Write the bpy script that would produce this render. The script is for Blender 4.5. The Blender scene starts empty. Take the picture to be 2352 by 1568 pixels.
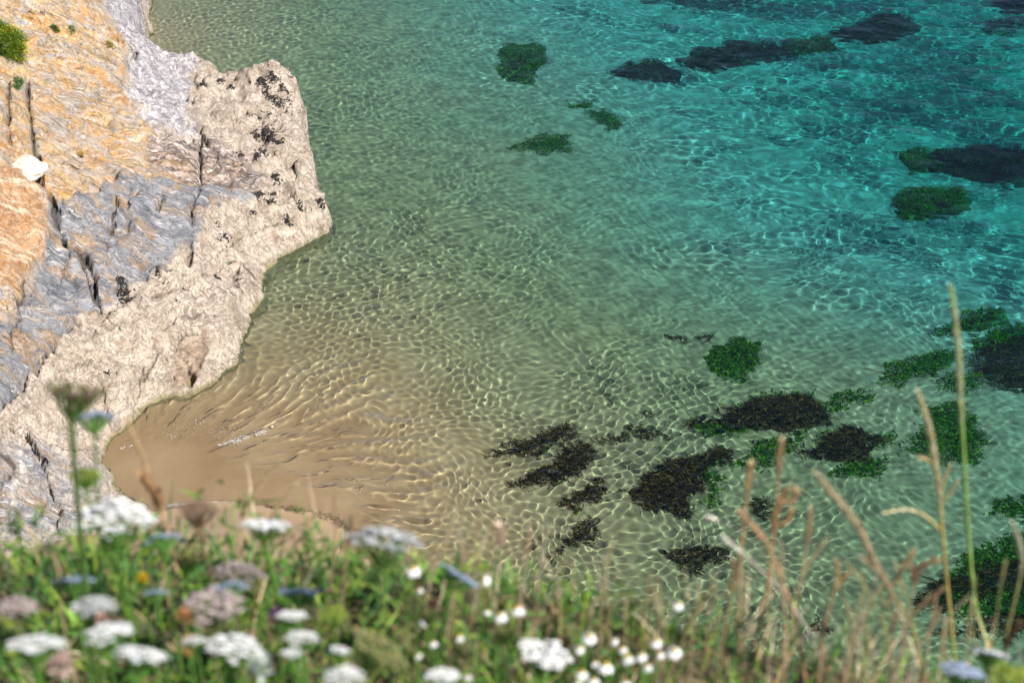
import bpy, math, random
import numpy as np
from mathutils import Vector

sc = bpy.context.scene
COL = sc.collection
rng = np.random.default_rng(11)
random.seed(11)

# ------------------------------------------------------------------ camera
H = 22.0
PITCH = math.radians(33)
FPX = 3920.0                      # focal length in pixels of a 2352 px wide picture
cam = bpy.data.cameras.new('camera')
cam_o = bpy.data.objects.new('camera', cam)
COL.objects.link(cam_o)
sc.camera = cam_o
cam_o.location = (0, 0, H)
cam_o.rotation_euler = (math.radians(90) - PITCH, 0, 0)
cam.sensor_width = 36
cam.lens = 60
cam.clip_start = 0.05
cam.clip_end = 9000
cam.dof.use_dof = True
cam.dof.focus_distance = 38
cam.dof.aperture_fstop = 7.6

# ------------------------------------------------------------------ light
SUN = Vector((0.62, -0.48, 0.86)).normalized()      # towards the sun
world = bpy.data.worlds.new('World')
sc.world = world
world.use_nodes = True
wn = world.node_tree
sky = wn.nodes.new('ShaderNodeTexSky')
sky.sky_type = 'NISHITA'
sky.sun_disc = False
sky.dust_density = 0.05
sky.ozone_density = 1.3
sky.air_density = 1.0
sky.altitude = 3500
sky.sun_elevation = math.asin(SUN.z)
sky.sun_rotation = math.atan2(SUN.x, SUN.y)
wn.links.new(sky.outputs[0], wn.nodes['Background'].inputs[0])
wn.nodes['Background'].inputs[1].default_value = 0.075
sun = bpy.data.lights.new('sun', 'SUN')
sun.energy = 5.0
sun.angle = math.radians(0.5)
sun.color = (1.0, 0.95, 0.87)
sun.cycles.is_caustics_light = True
sun_o = bpy.data.objects.new('sun', sun)
COL.objects.link(sun_o)
sun_o.location = (20, -20, 60)
sun_o.rotation_euler = SUN.to_track_quat('Z', 'Y').to_euler()
sc.view_settings.view_transform = 'Standard'
sc.view_settings.look = 'None'
sc.view_settings.gamma = 1
sc.view_settings.use_curve_mapping = False
sc.view_settings.exposure = 0.93
sc.cycles.max_bounces = 8
sc.cycles.transparent_max_bounces = 16
sc.cycles.use_denoising = True

# ------------------------------------------------------------------ helpers
CP, SP = math.cos(PITCH), math.sin(PITCH)

def ray(px, py):
    u, v = (px - 1176) / FPX, -(py - 784) / FPX
    d = np.array([u, CP + v * SP, -SP + v * CP])
    return d / np.linalg.norm(d)

def P(px, py, z=0.0):
    d = ray(px, py)
    return np.array([0, 0, H]) + d * ((z - H) / d[2])

def U(px, py, depth):             # point on the bed seen through the water
    s = P(px, py, 0.0)
    d = ray(px, py)
    hx = math.hypot(d[0], d[1])
    si = hx / 1.333
    k = si / math.sqrt(1 - si * si) * depth
    return np.array([s[0] + d[0] / hx * k, s[1] + d[1] / hx * k, -depth])

def V_at(px, py, y0):             # point seen at a pixel on the upright plane y = y0
    d = ray(px, py)
    return np.array([0, 0, H]) + d * (y0 / d[1])

def proj(X, Y, Z):
    zc = Y * CP - (Z - H) * SP
    yc = Y * SP + (Z - H) * CP
    return 1176 + FPX * X / zc, 784 - FPX * yc / zc

def mesh_obj(name, V, F, mat, col=None, smooth=True, parent=None, attrs=None, loc=None):
    me = bpy.data.meshes.new(name)
    V = np.asarray(V, np.float32).reshape(-1, 3)
    if loc is not None:
        V = V - np.asarray(loc, np.float32)
    F = np.asarray(F, np.int32)
    me.vertices.add(len(V))
    me.vertices.foreach_set('co', V.ravel())
    n = len(F)
    me.loops.add(F.size)
    me.polygons.add(n)
    me.loops.foreach_set('vertex_index', F.ravel())
    me.polygons.foreach_set('loop_start', np.arange(n, dtype=np.int32) * F.shape[1])
    me.update(calc_edges=True)
    me.polygons.foreach_set('use_smooth', np.full(n, smooth))
    if col is not None:
        a = me.attributes.new('Col', 'FLOAT_COLOR', 'POINT')
        c = np.ones((len(V), 4), np.float32)
        c[:, :3] = col
        a.data.foreach_set('color', c.ravel())
    for k, v in (attrs or {}).items():
        v = np.asarray(v, np.float32)
        if v.ndim == 1:
            me.attributes.new(k, 'FLOAT', 'POINT').data.foreach_set('value', v)
        else:
            me.attributes.new(k, 'FLOAT_VECTOR', 'POINT').data.foreach_set('vector', v.ravel())
    me.materials.append(mat)
    o = bpy.data.objects.new(name, me)
    COL.objects.link(o)
    if parent is not None:
        o.parent = parent
    return o

def empty(name, loc, label=None, cat=None, group=None):
    o = bpy.data.objects.new(name, None)
    o.location = [float(c) for c in loc]
    o.empty_display_size = 0.05
    COL.objects.link(o)
    tag(o, label, cat, group)
    return o

def tag(o, label=None, cat=None, group=None, kind=None):
    if label: o['label'] = label
    if cat: o['category'] = cat
    if group: o['group'] = group
    if kind: o['kind'] = kind
    return o

def gridF(nx, ny):
    i = np.arange(nx - 1)[None, :] + np.arange(ny - 1)[:, None] * nx
    return np.stack([i, i + 1, i + 1 + nx, i + nx], -1).reshape(-1, 4)

def _h(ix, iy, seed):
    n = (ix.astype(np.int64) * 374761393 + iy.astype(np.int64) * 668265263 + seed * 974634777) & 0xffffffff
    n = ((n ^ (n >> 13)) * 1274126177) & 0xffffffff
    n = (n ^ (n >> 16)) & 0xffffffff
    return n.astype(np.float64) / 4294967295.0

def noise(x, y, seed=0):          # value noise, -1..1
    x = np.asarray(x, float); y = np.asarray(y, float)
    ix, iy = np.floor(x).astype(np.int64), np.floor(y).astype(np.int64)
    fx, fy = x - ix, y - iy
    fx = fx * fx * fx * (fx * (fx * 6 - 15) + 10)
    fy = fy * fy * fy * (fy * (fy * 6 - 15) + 10)
    a, b = _h(ix, iy, seed), _h(ix + 1, iy, seed)
    c, d = _h(ix, iy + 1, seed), _h(ix + 1, iy + 1, seed)
    return ((a + (b - a) * fx) * (1 - fy) + (c + (d - c) * fx) * fy) * 2 - 1

def fbm(x, y, seed=0, octv=4, gain=0.5):
    s, a, t = 0, 1.0, 0
    for o in range(octv):
        ca, sa = math.cos(o * 1.1), math.sin(o * 1.1)
        s = s + a * noise((x * ca - y * sa) * 2 ** o + 17.3 * o, (x * sa + y * ca) * 2 ** o - 9.1 * o, seed + o * 7)
        t += a
        a *= gain
    return s / t

def tps(pts, vals, smooth=0.0):
    pts = np.asarray(pts, float); vals = np.asarray(vals, float)
    n = len(pts)
    def U_(r2):
        return np.where(r2 > 1e-12, 0.5 * r2 * np.log(np.maximum(r2, 1e-12)), 0)
    d2 = ((pts[:, None] - pts[None]) ** 2).sum(-1)
    K = U_(d2) + smooth * np.eye(n)
    Q = np.c_[np.ones(n), pts]
    A = np.block([[K, Q], [Q.T, np.zeros((3, 3))]])
    w = np.linalg.solve(A, np.r_[vals, 0, 0, 0])
    def f(x, y):
        out = w[n] + w[n + 1] * x + w[n + 2] * y
        for i in range(n):
            out = out + w[i] * U_((x - pts[i, 0]) ** 2 + (y - pts[i, 1]) ** 2)
        return out
    return f

def seg_dist(x, y, poly, closed=True):
    d = np.full(np.shape(x), 1e9)
    n = len(poly)
    for i in range(n if closed else n - 1):
        ax, ay = poly[i][:2]; bx, by = poly[(i + 1) % n][:2]
        dx, dy = bx - ax, by - ay
        t = np.clip(((x - ax) * dx + (y - ay) * dy) / max(dx * dx + dy * dy, 1e-9), 0, 1)
        d = np.minimum(d, np.hypot(x - ax - t * dx, y - ay - t * dy))
    return d

def inside(x, y, poly):
    r = np.zeros(np.shape(x), bool)
    n = len(poly)
    for i in range(n):
        ax, ay = poly[i][:2]; bx, by = poly[(i + 1) % n][:2]
        if ay == by: continue
        c = ((ay > y) != (by > y)) & (x < (bx - ax) * (y - ay) / (by - ay) + ax)
        r ^= c
    return r

def sdf(x, y, poly):              # positive inside
    d = seg_dist(x, y, poly)
    return np.where(inside(x, y, poly), d, -d)

def sstep(a, b, x):
    t = np.clip((x - a) / (b - a), 0, 1)
    return t * t * (3 - 2 * t)

# ------------------------------------------------------------------ materials
def new_mat(name):
    m = bpy.data.materials.new(name)
    m.use_nodes = True
    return m, m.node_tree, m.node_tree.nodes['Principled BSDF']

def N(nt, typ, **kw):
    n = nt.nodes.new(typ)
    for k, v in kw.items():
        setattr(n, k, v)
    return n

def L(nt, a, b):
    nt.links.new(a, b)

def mixc(nt, fac, a, b, mode='MIX'):
    m = N(nt, 'ShaderNodeMix', data_type='RGBA', blend_type=mode)
    for s, v in ((0, fac), (6, a), (7, b)):
        if hasattr(v, 'is_linked') or hasattr(v, 'links'):
            L(nt, v, m.inputs[s])
        elif s == 0:
            m.inputs[0].default_value = v
        else:
            m.inputs[s].default_value = (*v, 1)
    return m.outputs[2]

def ramp(nt, fac, a, b, lo=0.0, hi=1.0):
    m = N(nt, 'ShaderNodeMapRange')
    m.inputs[1].default_value = a; m.inputs[2].default_value = b
    m.inputs[3].default_value = lo; m.inputs[4].default_value = hi
    L(nt, fac, m.inputs[0])
    return m.outputs[0]

def math_(nt, op, a, b=None):
    m = N(nt, 'ShaderNodeMath', operation=op)
    for i, v in enumerate((a, b)):
        if v is None: continue
        if hasattr(v, 'links'): L(nt, v, m.inputs[i])
        else: m.inputs[i].default_value = v
    return m.outputs[0]

def tex_noise(nt, vec, scale, detail=4, rough=0.55, dist=0.0):
    n = N(nt, 'ShaderNodeTexNoise')
    n.inputs['Scale'].default_value = scale
    n.inputs['Detail'].default_value = detail
    n.inputs['Roughness'].default_value = rough
    n.inputs['Distortion'].default_value = dist
    if vec is not None: L(nt, vec, n.inputs['Vector'])
    return n.outputs[0]

def vmul(nt, vec, s):
    m = N(nt, 'ShaderNodeVectorMath', operation='MULTIPLY')
    L(nt, vec, m.inputs[0]); m.inputs[1].default_value = s
    return m.outputs[0]

def vadd(nt, a, b):
    m = N(nt, 'ShaderNodeVectorMath', operation='ADD')
    L(nt, a, m.inputs[0]); L(nt, b, m.inputs[1])
    return m.outputs[0]

def plant_mat(name, trans=0.35, rough=0.7, vary=0.25, scale=60):
    """vertex-coloured leaf or petal: diffuse with light passing through, fine mottling"""
    m, nt, b = new_mat(name)
    at = N(nt, 'ShaderNodeAttribute', attribute_name='Col')
    tc = N(nt, 'ShaderNodeTexCoord')
    nz = tex_noise(nt, tc.outputs['Object'], scale, 3)
    hsv = N(nt, 'ShaderNodeHueSaturation')
    L(nt, at.outputs['Color'], hsv.inputs['Color'])
    L(nt, ramp(nt, nz, 0.3, 0.7, 1 - vary, 1 + vary), hsv.inputs['Value'])
    L(nt, hsv.outputs[0], b.inputs['Base Color'])
    b.inputs['Roughness'].default_value = rough
    b.inputs['Specular IOR Level'].default_value = 0.3
    if trans > 0:
        t = N(nt, 'ShaderNodeBsdfTranslucent')
        L(nt, hsv.outputs[0], t.inputs['Color'])
        mx = N(nt, 'ShaderNodeMixShader')
        mx.inputs[0].default_value = trans
        L(nt, b.outputs[0], mx.inputs[1]); L(nt, t.outputs[0], mx.inputs[2])
        L(nt, mx.outputs[0], nt.nodes['Material Output'].inputs[0])
    return m

M_LEAF = plant_mat('leaf', 0.4)
M_PETAL = plant_mat('petal', 0.3, vary=0.06)
M_DRY = plant_mat('dry_straw', 0.2, 0.8, 0.2, 90)
M_WEED = plant_mat('seaweed', 0.15, 0.6, 0.5, 25)
M_WEED.node_tree.nodes['Principled BSDF'].inputs['Specular IOR Level'].default_value = 0.0

# ------------------------------------------------------------------ sea bed and water
DEP = [  # px, py, depth
 (255,1040,0.04),(235,1085,0.04),(262,1115,0.02),(300,1132,0.01),(340,1172,0.0),(420,1158,0.0),(500,1150,0.0),(650,1166,0.0),(800,1213,0.0),(772,1290,0.0),(745,1400,0.0),(720,1560,0.0),
 (600,1230,-.1),(500,1300,-.3),(300,1400,-.7),(0,1400,-.9),(600,1500,-.35),
 (350,1060,.03),(500,1050,.045),(700,1060,.07),(900,1100,.15),(850,950,.18),(600,900,.15),(450,950,.09),(1000,1250,.22),(900,1400,.16),(1000,1540,.24),
 (1100,1000,.36),(1300,1200,.45),(1300,1400,.5),(1600,1450,.8),(1700,1100,1.0),(1500,900,.95),(1300,700,1.15),(1000,700,.6),(750,700,.4),(650,800,.28),
 (800,500,.9),(1000,400,1.3),(800,200,1.25),(500,60,.5),(360,40,.35),(700,60,1.0),(1000,150,1.7),(1300,300,1.9),(1600,500,2.2),(1900,400,2.9),(2200,250,3.7),
 (1700,150,3.0),(2300,50,4.2),(1400,30,2.7),(2000,700,2.1),(2300,600,2.7),(2100,900,1.6),(2300,1100,1.7),(2200,1350,1.4),(1900,1300,1.15),(2000,1540,1.1),
 (2700,1000,2.2),(2700,300,4.5),(1500,-200,3.6),(2400,-200,4.8),(500,-200,1.0)]
_dp = np.array([P(a, b)[:2] for a, b, c in DEP])
_df = tps(_dp, [c for a, b, c in DEP], 0.05)

def depth_f(x, y):
    d = _df(x, y)
    d = np.clip(d, -1.6, 4.6)
    d = np.interp(d, [-2, 0, .5, 1, 1.5, 2, 2.5, 3, 3.7, 4.6], [-2, 0, .43, .64, .86, 1.2, 1.75, 2.4, 3.3, 4.2])
    far = sstep(60, 110, np.hypot(x, y - 5)) + 0 * x
    d = d * (1 - far) + 5.5 * far
    return d

# grids that fan out with distance
def axis(dense_lo, dense_hi, n, lo, hi, k):
    a = np.linspace(dense_lo, dense_hi, n)
    st = a[1] - a[0]
    up = dense_hi + st * (np.geomspace(1, (hi - dense_hi) / st + 1, k + 1)[1:] - 0)
    dn = dense_lo - st * (np.geomspace(1, (dense_lo - lo) / st + 1, k + 1)[1:])
    return np.concatenate([dn[::-1], a, up])

def fan(nx, ny, ua=-1.06, ub=1.08):
    u = axis(ua, ub, nx, -120, 120, 26)
    yd = np.geomspace(22.0, 58.5, ny)
    yy = np.concatenate([np.geomspace(2.0, 21.9, 26), yd, np.geomspace(58.6, 4000, 34)])
    Ug, Yg = np.meshgrid(u, yy)
    Wd = np.clip(Yg, 14, None) * 0.315 + 2.6
    Wd = np.where(Yg > 60, 60 * 0.315 + 2.6 + (Yg - 60) * 0.1, Wd)
    return Ug * Wd, Yg, len(u), len(yy)

X, Y, nx, ny = fan(700, 790, -.77, .98)
D = depth_f(X, Y)
pxg, pyg = proj(X, Y, 0 * X)
fade = sstep(0, 1, 1 - np.clip((np.maximum(np.abs(X) / (np.clip(Y, 1, None) * 0.315 + 2.6) - 1.05, 0) + np.maximum(Y - 58, 0) / 6 + np.maximum(22 - Y, 0) / 3), 0, 1))
wx = X + 0.25 * noise(X * 0.6, Y * 0.6, 5)
wy = Y + 0.25 * noise(X * 0.6, Y * 0.6, 6)
small = 0 * X
for i in range(64):
    lam = 0.175 * 2 ** (rng.random() * 1.15); k = 2 * math.pi / lam
    a = rng.random() * 2 * math.pi
    small += 0.00092 * (lam / 0.35) ** 1.45 * np.sin(k * (wx * math.cos(a) + wy * math.sin(a)) + rng.random() * 7)
small2 = 0 * X                    # the finest net, only where the water is shallow
for i in range(40):
    lam = 0.17 * 2 ** (rng.random() * 0.7); k = 2 * math.pi / lam
    a = rng.random() * 2 * math.pi
    small2 += 0.0007 * np.sin(k * (wx * math.cos(a) + wy * math.sin(a)) + rng.random() * 7)
small2 *= 1 - sstep(0.35, 1.0, D)
mid = 0 * X
for i in range(44):
    lam = 0.60 * 2 ** (rng.random() * 1.7); k = 2 * math.pi / lam
    a = 1.25 + rng.normal() * 0.8
    mid += 0.0010 * (lam / 0.8) ** 0.8 * np.sin(k * (wx * math.cos(a) + wy * math.sin(a)) + rng.random() * 7)
# run-up streaks that fan out from the corner of the beach
o0 = P(330, 1110)
rx, ry = X - o0[0], Y - o0[1]
rr = np.hypot(rx, ry) + 1e-6
th = np.arctan2(ry, rx) + 0.10 * noise(X * 0.5, Y * 0.5, 9)
streak = 0 * X
for i in range(22):
    kf = 28 + rng.random() * 150
    kk = np.clip(kf / np.clip(rr, .8, 9), 9, 300)
    streak += 3.4 / kk ** 2 * sstep(75, 45, kk) * np.sin(th * kf + 1.4 * noise(rr * (1.0 + rng.random()) + 9 * i, th * 6, 20 + i) * 2.2 + rng.random() * 7)
near = 1 - sstep(0.07, 0.30, D)
gust = 0.75 + 0.45 * fbm(X * 0.25, Y * 0.25, 31, 3)
Dc = np.clip(D, 0.0, 4)
# ripples stay small where the water is thin
h = (small * 1.7 + small2 * 1.0) * (np.clip(Dc / 0.16, 0, 1) ** 0.7) * (1.0 - 0.78 * sstep(0.35, 1.05, Dc)) * (1 - .65 * sstep(1.1, 2.4, Dc)) * gust
h += streak * near * sstep(.012, .06, Dc) * sstep(.6, 1.8, rr) * 0.48
h += mid * sstep(0.45, 1.4, Dc) * gust
fine = 0 * X                      # thin cat's-paw ripples where the water is open
for i in range(30):
    lam = 0.30 * 2 ** (rng.random() * 1.2); k = 2 * math.pi / lam
    a = 1.25 + rng.normal() * 0.95
    fine += 0.00062 * np.sin(k * (wx * math.cos(a) + wy * math.sin(a)) + rng.random() * 7)
# short steep wavelets that catch the sky where the breeze reaches
for i, (ang, lu, lv, am) in enumerate([(0.18, 1.1, .26, .012), (-0.22, .9, .22, .012), (0.45, .8, .24, .009), (-.55, .7, .22, .008)]):
    uu = wx * math.cos(ang) + wy * math.sin(ang); vv = -wx * math.sin(ang) + wy * math.cos(ang)
    vv = vv + .12 * noise(uu * 1.6, vv * 1.1, 640 + i)
    rdg = (1 - noise(uu / lu + 7 * i, vv / lv, 650 + i) ** 2) ** 7
    h += .6 * am * rdg * sstep(0.75, 2.4, Dc) * sstep(-.15, .5, fbm(X * .45 + 9 * i, Y * .7, 660 + i, 3))
h += fine * sstep(0.4, 1.8, Dc) * sstep(-0.2, 0.6, fbm(X * 0.35 + 3, Y * 0.6, 51, 3)) * 1.5
lim = 0.38 * np.clip(D, 0.006, 9)
h = np.where(h < 0, -lim * np.tanh(-h / lim), h)
h *= fade
m = bpy.data.materials.new('sea_water'); m.use_nodes = True
nt = m.node_tree; nt.nodes.clear()
out = N(nt, 'ShaderNodeOutputMaterial')
at = N(nt, 'ShaderNodeAttribute', attribute_name='Col')
wb = N(nt, 'ShaderNodeBsdfPrincipled')
wb.inputs['IOR'].default_value = 1.333; wb.inputs['Roughness'].default_value = 0; wb.inputs['Transmission Weight'].default_value = 1
L(nt, at.outputs['Color'], wb.inputs['Base Color'])
L(nt, wb.outputs[0], out.inputs[0])
# each pass through the surface tints by the water below it
KA = np.array([0.42, 0.055, 0.070])
K2 = np.clip(D + 0.12 * fbm(X * 0.5, Y * 0.5, 61, 3) * np.clip(D, 0, 1), 0, 4.6)
tint = np.exp(-K2[..., None] * 1.22 * KA) ** 2          # the shader takes its square root per crossing
water = mesh_obj('sea_water', np.stack([X, Y, h], -1), gridF(nx, ny), m, col=tint.reshape(-1, 3))
water.cycles.is_caustics_caster = True
tag(water, kind='structure')

# ---- sea bed
X, Y, nx, ny = fan(260, 270)
D = depth_f(X, Y)
near = 1 - sstep(0.3, 1.5, D)
Z = -D + 0.05 * fbm(X * 0.7, Y * 0.7, 71, 4) * np.clip(np.abs(D) * 2, 0.02, 1) + 0.10 * np.clip(fbm(X * 1.4, Y * 1.4, 75, 4) - 0.05, 0, 1) * sstep(0.8, 1.6, D)
Z = np.where(D > -0.002, np.minimum(Z, -0.022 - 0 * Z), Z)
Z = np.where(Y < 14, np.maximum(Z, -0.5), Z)
m, nt, b = new_mat('wet_sand')
tc = N(nt, 'ShaderNodeTexCoord')
big = tex_noise(nt, tc.outputs['Object'], 0.55, 5, 0.6, 0.4)
finen = tex_noise(nt, tc.outputs['Object'], 60, 3, 0.7)
mott = tex_noise(nt, tc.outputs['Object'], 2.6, 4, 0.6, 0.8)
dat = N(nt, 'ShaderNodeAttribute', attribute_name='dep')
c = mixc(nt, ramp(nt, big, 0.35, 0.65), (0.235, 0.16, 0.105), (0.28, 0.20, 0.135))
datw = N(nt, 'ShaderNodeAttribute', attribute_name='dep')
cw = mixc(nt, ramp(nt, big, 0.35, 0.65), (0.305, 0.205, 0.108), (0.385, 0.285, 0.17))
c = mixc(nt, ramp(nt, datw.outputs['Fac'], -0.05, 0.03), c, cw)
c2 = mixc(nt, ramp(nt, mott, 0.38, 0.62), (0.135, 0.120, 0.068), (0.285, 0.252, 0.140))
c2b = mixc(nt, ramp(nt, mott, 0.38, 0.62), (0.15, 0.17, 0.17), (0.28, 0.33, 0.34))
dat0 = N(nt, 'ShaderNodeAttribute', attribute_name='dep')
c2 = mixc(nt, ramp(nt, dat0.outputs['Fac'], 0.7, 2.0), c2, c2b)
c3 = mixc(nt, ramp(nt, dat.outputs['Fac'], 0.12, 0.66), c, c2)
c4 = mixc(nt, ramp(nt, finen, 0.3, 0.7, 0.0, 0.35), c3, (0.2, 0.15, 0.1))
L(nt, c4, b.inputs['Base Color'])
b.inputs['Roughness'].default_value = 0.6
b.inputs['Specular IOR Level'].default_value = 0.15
bp = N(nt, 'ShaderNodeBump'); bp.inputs['Strength'].default_value = 0.35; bp.inputs['Distance'].default_value = 0.02
L(nt, finen, bp.inputs['Height']); L(nt, bp.outputs[0], b.inputs['Normal'])
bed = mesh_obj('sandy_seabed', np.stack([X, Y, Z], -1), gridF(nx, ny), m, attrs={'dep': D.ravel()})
bed.cycles.is_caustics_receiver = True
tag(bed, kind='structure')

# ------------------------------------------------------------------ rocky headland
EDGE = [(318,-150,2.0),(318,0,1.7),(309,67,1.5),(348,91,1.4),(373,123,1.3),(457,130,1.4),(470,145,1.2),(506,148,1.3),(512,158,1.5),(562,149,1.8),(600,143,2.1),(622,135,2.2),(645,140,2.1),(668,148,2.0),
 (680,165,1.9),(679,185,1.8),(697,200,1.7),(697,215,1.6),(690,240,1.5),(671,250,1.5),(686,262,1.5),(690,285,1.4),(703,309,1.4),(704,325,1.4),(716,338,1.3),(712,369,1.2),(722,380,1.15),(731,418,1.0),(748,435,.9),(757,457,.75),(756,482,.6),(738,510,.4),(714,534,.25),(689,558,.12),
 (654,590,0),(640,612,0),(622,618,0),(608,649,0),(612,672,0),(610,692,0),(592,708,0),(580,722,0),(577,745,0),(573,762,0),(570,785,0),(559,804,0),(545,830,0),(524,850,0),(499,878,0),(470,898,0),(436,913,0),(410,916,0),(387,917,0),(341,938,0),(320,965,0),(296,985,0),(274,1005,0),(258,1020,0),(255,1033,0),(251,1071,0),(262,1085,0),(271,1099,0),(283,1120,0),
 (302,1137,0),(325,1145,0),(338,1158,0),(346,1178,0),(316,1214,.05),(250,1240,.15),(197,1260,.25),(100,1330,.4),(-50,1400,.6),(-300,1500,1.0),(-900,1300,2.5),(-900,-150,8.0)]
EW = [P(a, b, c) for a, b, c in EDGE]
CTL = [(150,500,2.75),(100,200,4.3),(20,20,5.4),(300,300,2.75),(450,450,1.85),(450,700,.95),(300,800,1.05),(150,650,2.15),(150,900,1.05),(230,900,.75),(100,1000,1.25),
 (0,1000,1.8),(0,800,2.6),(0,600,3.4),(0,400,4.3),(0,200,4.9),(100,0,4.6),(200,100,3.9),(240,200,3.6),(-300,200,6.8),(-300,700,4.6),(-300,1100,2.6),(200,1150,.55),(100,1200,.8),
 (0,1250,.85),(350,600,1.75),(560,600,.6),(600,300,1.55),(400,190,1.95),(300,400,2.5),(230,-100,3.6),(0,-120,6.0),(450,830,.45),(560,740,.32),(500,640,.8),(640,500,.7),(600,430,1.2),
 (520,250,1.75),(660,400,1.15),(-600,500,6.5)]
cw = [P(a, b, c) for a, b, c in CTL]
pts = np.array([p[:2] for p in EW] + [p[:2] for p in cw])
vals = np.array([c for a, b, c in EDGE] + [c for a, b, c in CTL])
_rf = tps(pts, vals, 0.02)
ex = np.array([p[:2] for p in EW])
X0, X1, Y0, Y1 = -18.5, -3.6, 20.5, 60.5
RS = 0.043
gx = np.arange(X0, X1, RS)
# rows get wider with distance, like the water
gy = [Y0]
while gy[-1] < Y1: gy.append(gy[-1] + RS * gy[-1] / 34)
gy = np.array(gy)
RX, RY = np.meshgrid(gx, gy)
wob = 0.15 * fbm(RX * 1.6, RY * 1.6, 101, 4) + 0.15 * fbm(RX * 4, RY * 4.4, 102, 4, 0.6) + 0.06
S = sdf(RX + wob, RY + 0.8 * wob, [tuple(e) for e in ex])
Zb = _rf(RX, RY)
Zb = np.clip(Zb, -0.5, 9)
px0, py0 = proj(RX, RY, Zb)

def zone(poly, soft, seed, rough=14):
    """soft-edged region of the rock surface, its border frayed by noise"""
    s = sdf(px0 + rough * fbm(RX * 2.2, RY * 2.2, seed, 4), py0 + rough * fbm(RX * 2.2 + 40, RY * 2.2, seed + 1, 4), poly)
    return sstep(-soft, soft, s)

OCH = [(-900,-300),(215,-300),(238,0),(243,60),(292,110),(300,160),(288,232),(330,300),(420,330),(575,405),(590,430),(440,455),(300,405),(130,475),(97,455),(132,560),(60,655),(30,735),(-900,800)]
LIL = [(215,-300),(330,-300),(322,70),(460,132),(440,170),(425,260),(470,330),(350,300),(290,230),(300,160),(290,110),(243,60)]
SLA = [(112,480),(300,405),(440,425),(590,405),(598,440),(470,480),(450,560),(395,615),(240,700),(182,732),(132,790),(45,890),(-30,950),(-900,1000),(-900,800),(30,735),(60,655),(132,560)]
SLB = [(-900,1000),(20,1000),(120,1040),(240,1095),(262,1160),(200,1225),(-900,1350)]
SHAT = [(335,330),(378,300),(455,318),(520,345),(600,392),(620,430),(520,425),(440,415),(350,380)]
z_och = zone(OCH, 10, 110); z_lil = zone(LIL, 9, 120, 22); z_sla = zone(SLA, 7, 130, 20); z_slb = zone(SLB, 20, 140, 20)
z_shat = zone(SHAT, 14, 150)
z_red = zone([(-900,380),(60,400),(110,470),(132,560),(60,655),(-900,800)], 20, 160)
z_pale = zone([(-100,320),(20,338),(85,375),(95,410),(60,455),(20,430),(-100,420)], 4, 165, 6)

# bedding coordinate: folded layers
lowx, lowy = RX * 0.35, RY * 0.35
fold = 0.26 * noise(lowx + 3, lowy * 0.8, 170) + 0.10 * noise(RX * 0.7, RY * 0.7, 171) + 0.035 * fbm(RX * 2.3, RY * 2.0, 172, 4, 0.65)
arch = 0.9 * np.exp(-((px0 - 330) / 170) ** 2 - ((py0 - 520) / 150) ** 2)
bed_s = Zb * 0.32 + 0.43 * RY + fold + 0.45 * arch * ((px0 - 330) / 170)
bed_t = RX * 1.0 + 0.1 * RY + 0.6 * fold

def line_d(poly):
    """distance in metres on the surface to a drawn line"""
    w = [P(a, b, 0) for a, b in poly]      # only for its pixel-to-metre scale
    sc_ = np.linalg.norm(w[0][:2] - P(poly[0][0] + 10, poly[0][1], 0)[:2]) / 10
    jx = 5 * fbm(RX * 2.5, RY * 2.5, 180, 4); jy = 5 * fbm(RX * 2.5 + 30, RY * 2.5, 181, 4)
    return seg_dist(px0 + jx, py0 + jy, poly, closed=False) * sc_

h = 0 * RX
h += 0.16 * fbm(RX * 0.8, RY * 0.8, 190, 4)
h += 0.16 * (1 - 2 * np.abs(fbm(RX * 1.0 + 7, RY * 1.3, 191, 3))) * (1 - z_och) - .08
h += 0.07 * fbm(RX * 2.5, RY * 2.5, 194, 5, 0.6)
# layered ledges where the rock is bare
bare = np.clip(z_och + z_lil * 0.8 + z_sla * 0.6 + z_slb * 0.5, 0, 1)
lay = noise(bed_s * 7, bed_t * 0.7, 200) * 0.5 + noise(bed_s * 16, bed_t * 1.3, 201) * 0.28 + noise(bed_s * 34, bed_t * 2.2, 202) * 0.16
stepw = (np.abs(((bed_s * 3.1 + 0.5 * noise(bed_t, bed_s, 203)) % 1) - 0.5) * 2)
tw = bed_s * 2.3 + 0.35 * noise(bed_t * .9, bed_s * .8, 208)
terr = (tw - np.floor(tw))
h += bare * (0.30 * (sstep(0.0, .16, terr) - terr) * (.5 + .6 * noise(bed_t * 1.1, np.floor(tw) * 3.3, 209) + .3))
h += bare * (0.12 * lay + 0.05 * sstep(0.3, 0.7, stepw) + 0.05 * fbm(RX * 5, RY * 6, 204, 4, 0.7))
h += (1 - bare) * (0.09 * (1 - np.abs(fbm(RX * 2.2, RY * 2.6, 205, 5, 0.62)) * 2.4) + 0.035 * fbm(RX * 6, RY * 8, 206, 4, .7))
notch = (np.abs((((RY * 1.5 + .5 * fbm(RX * .9, RY * .9, 207, 3)) % 1) - .5) * 2))
h -= (1 - bare) * 0.16 * sstep(.80, 1.0, notch) * sstep(1.6, .3, np.clip(S, 0, 9)) * sstep(620, 500, py0)
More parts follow.
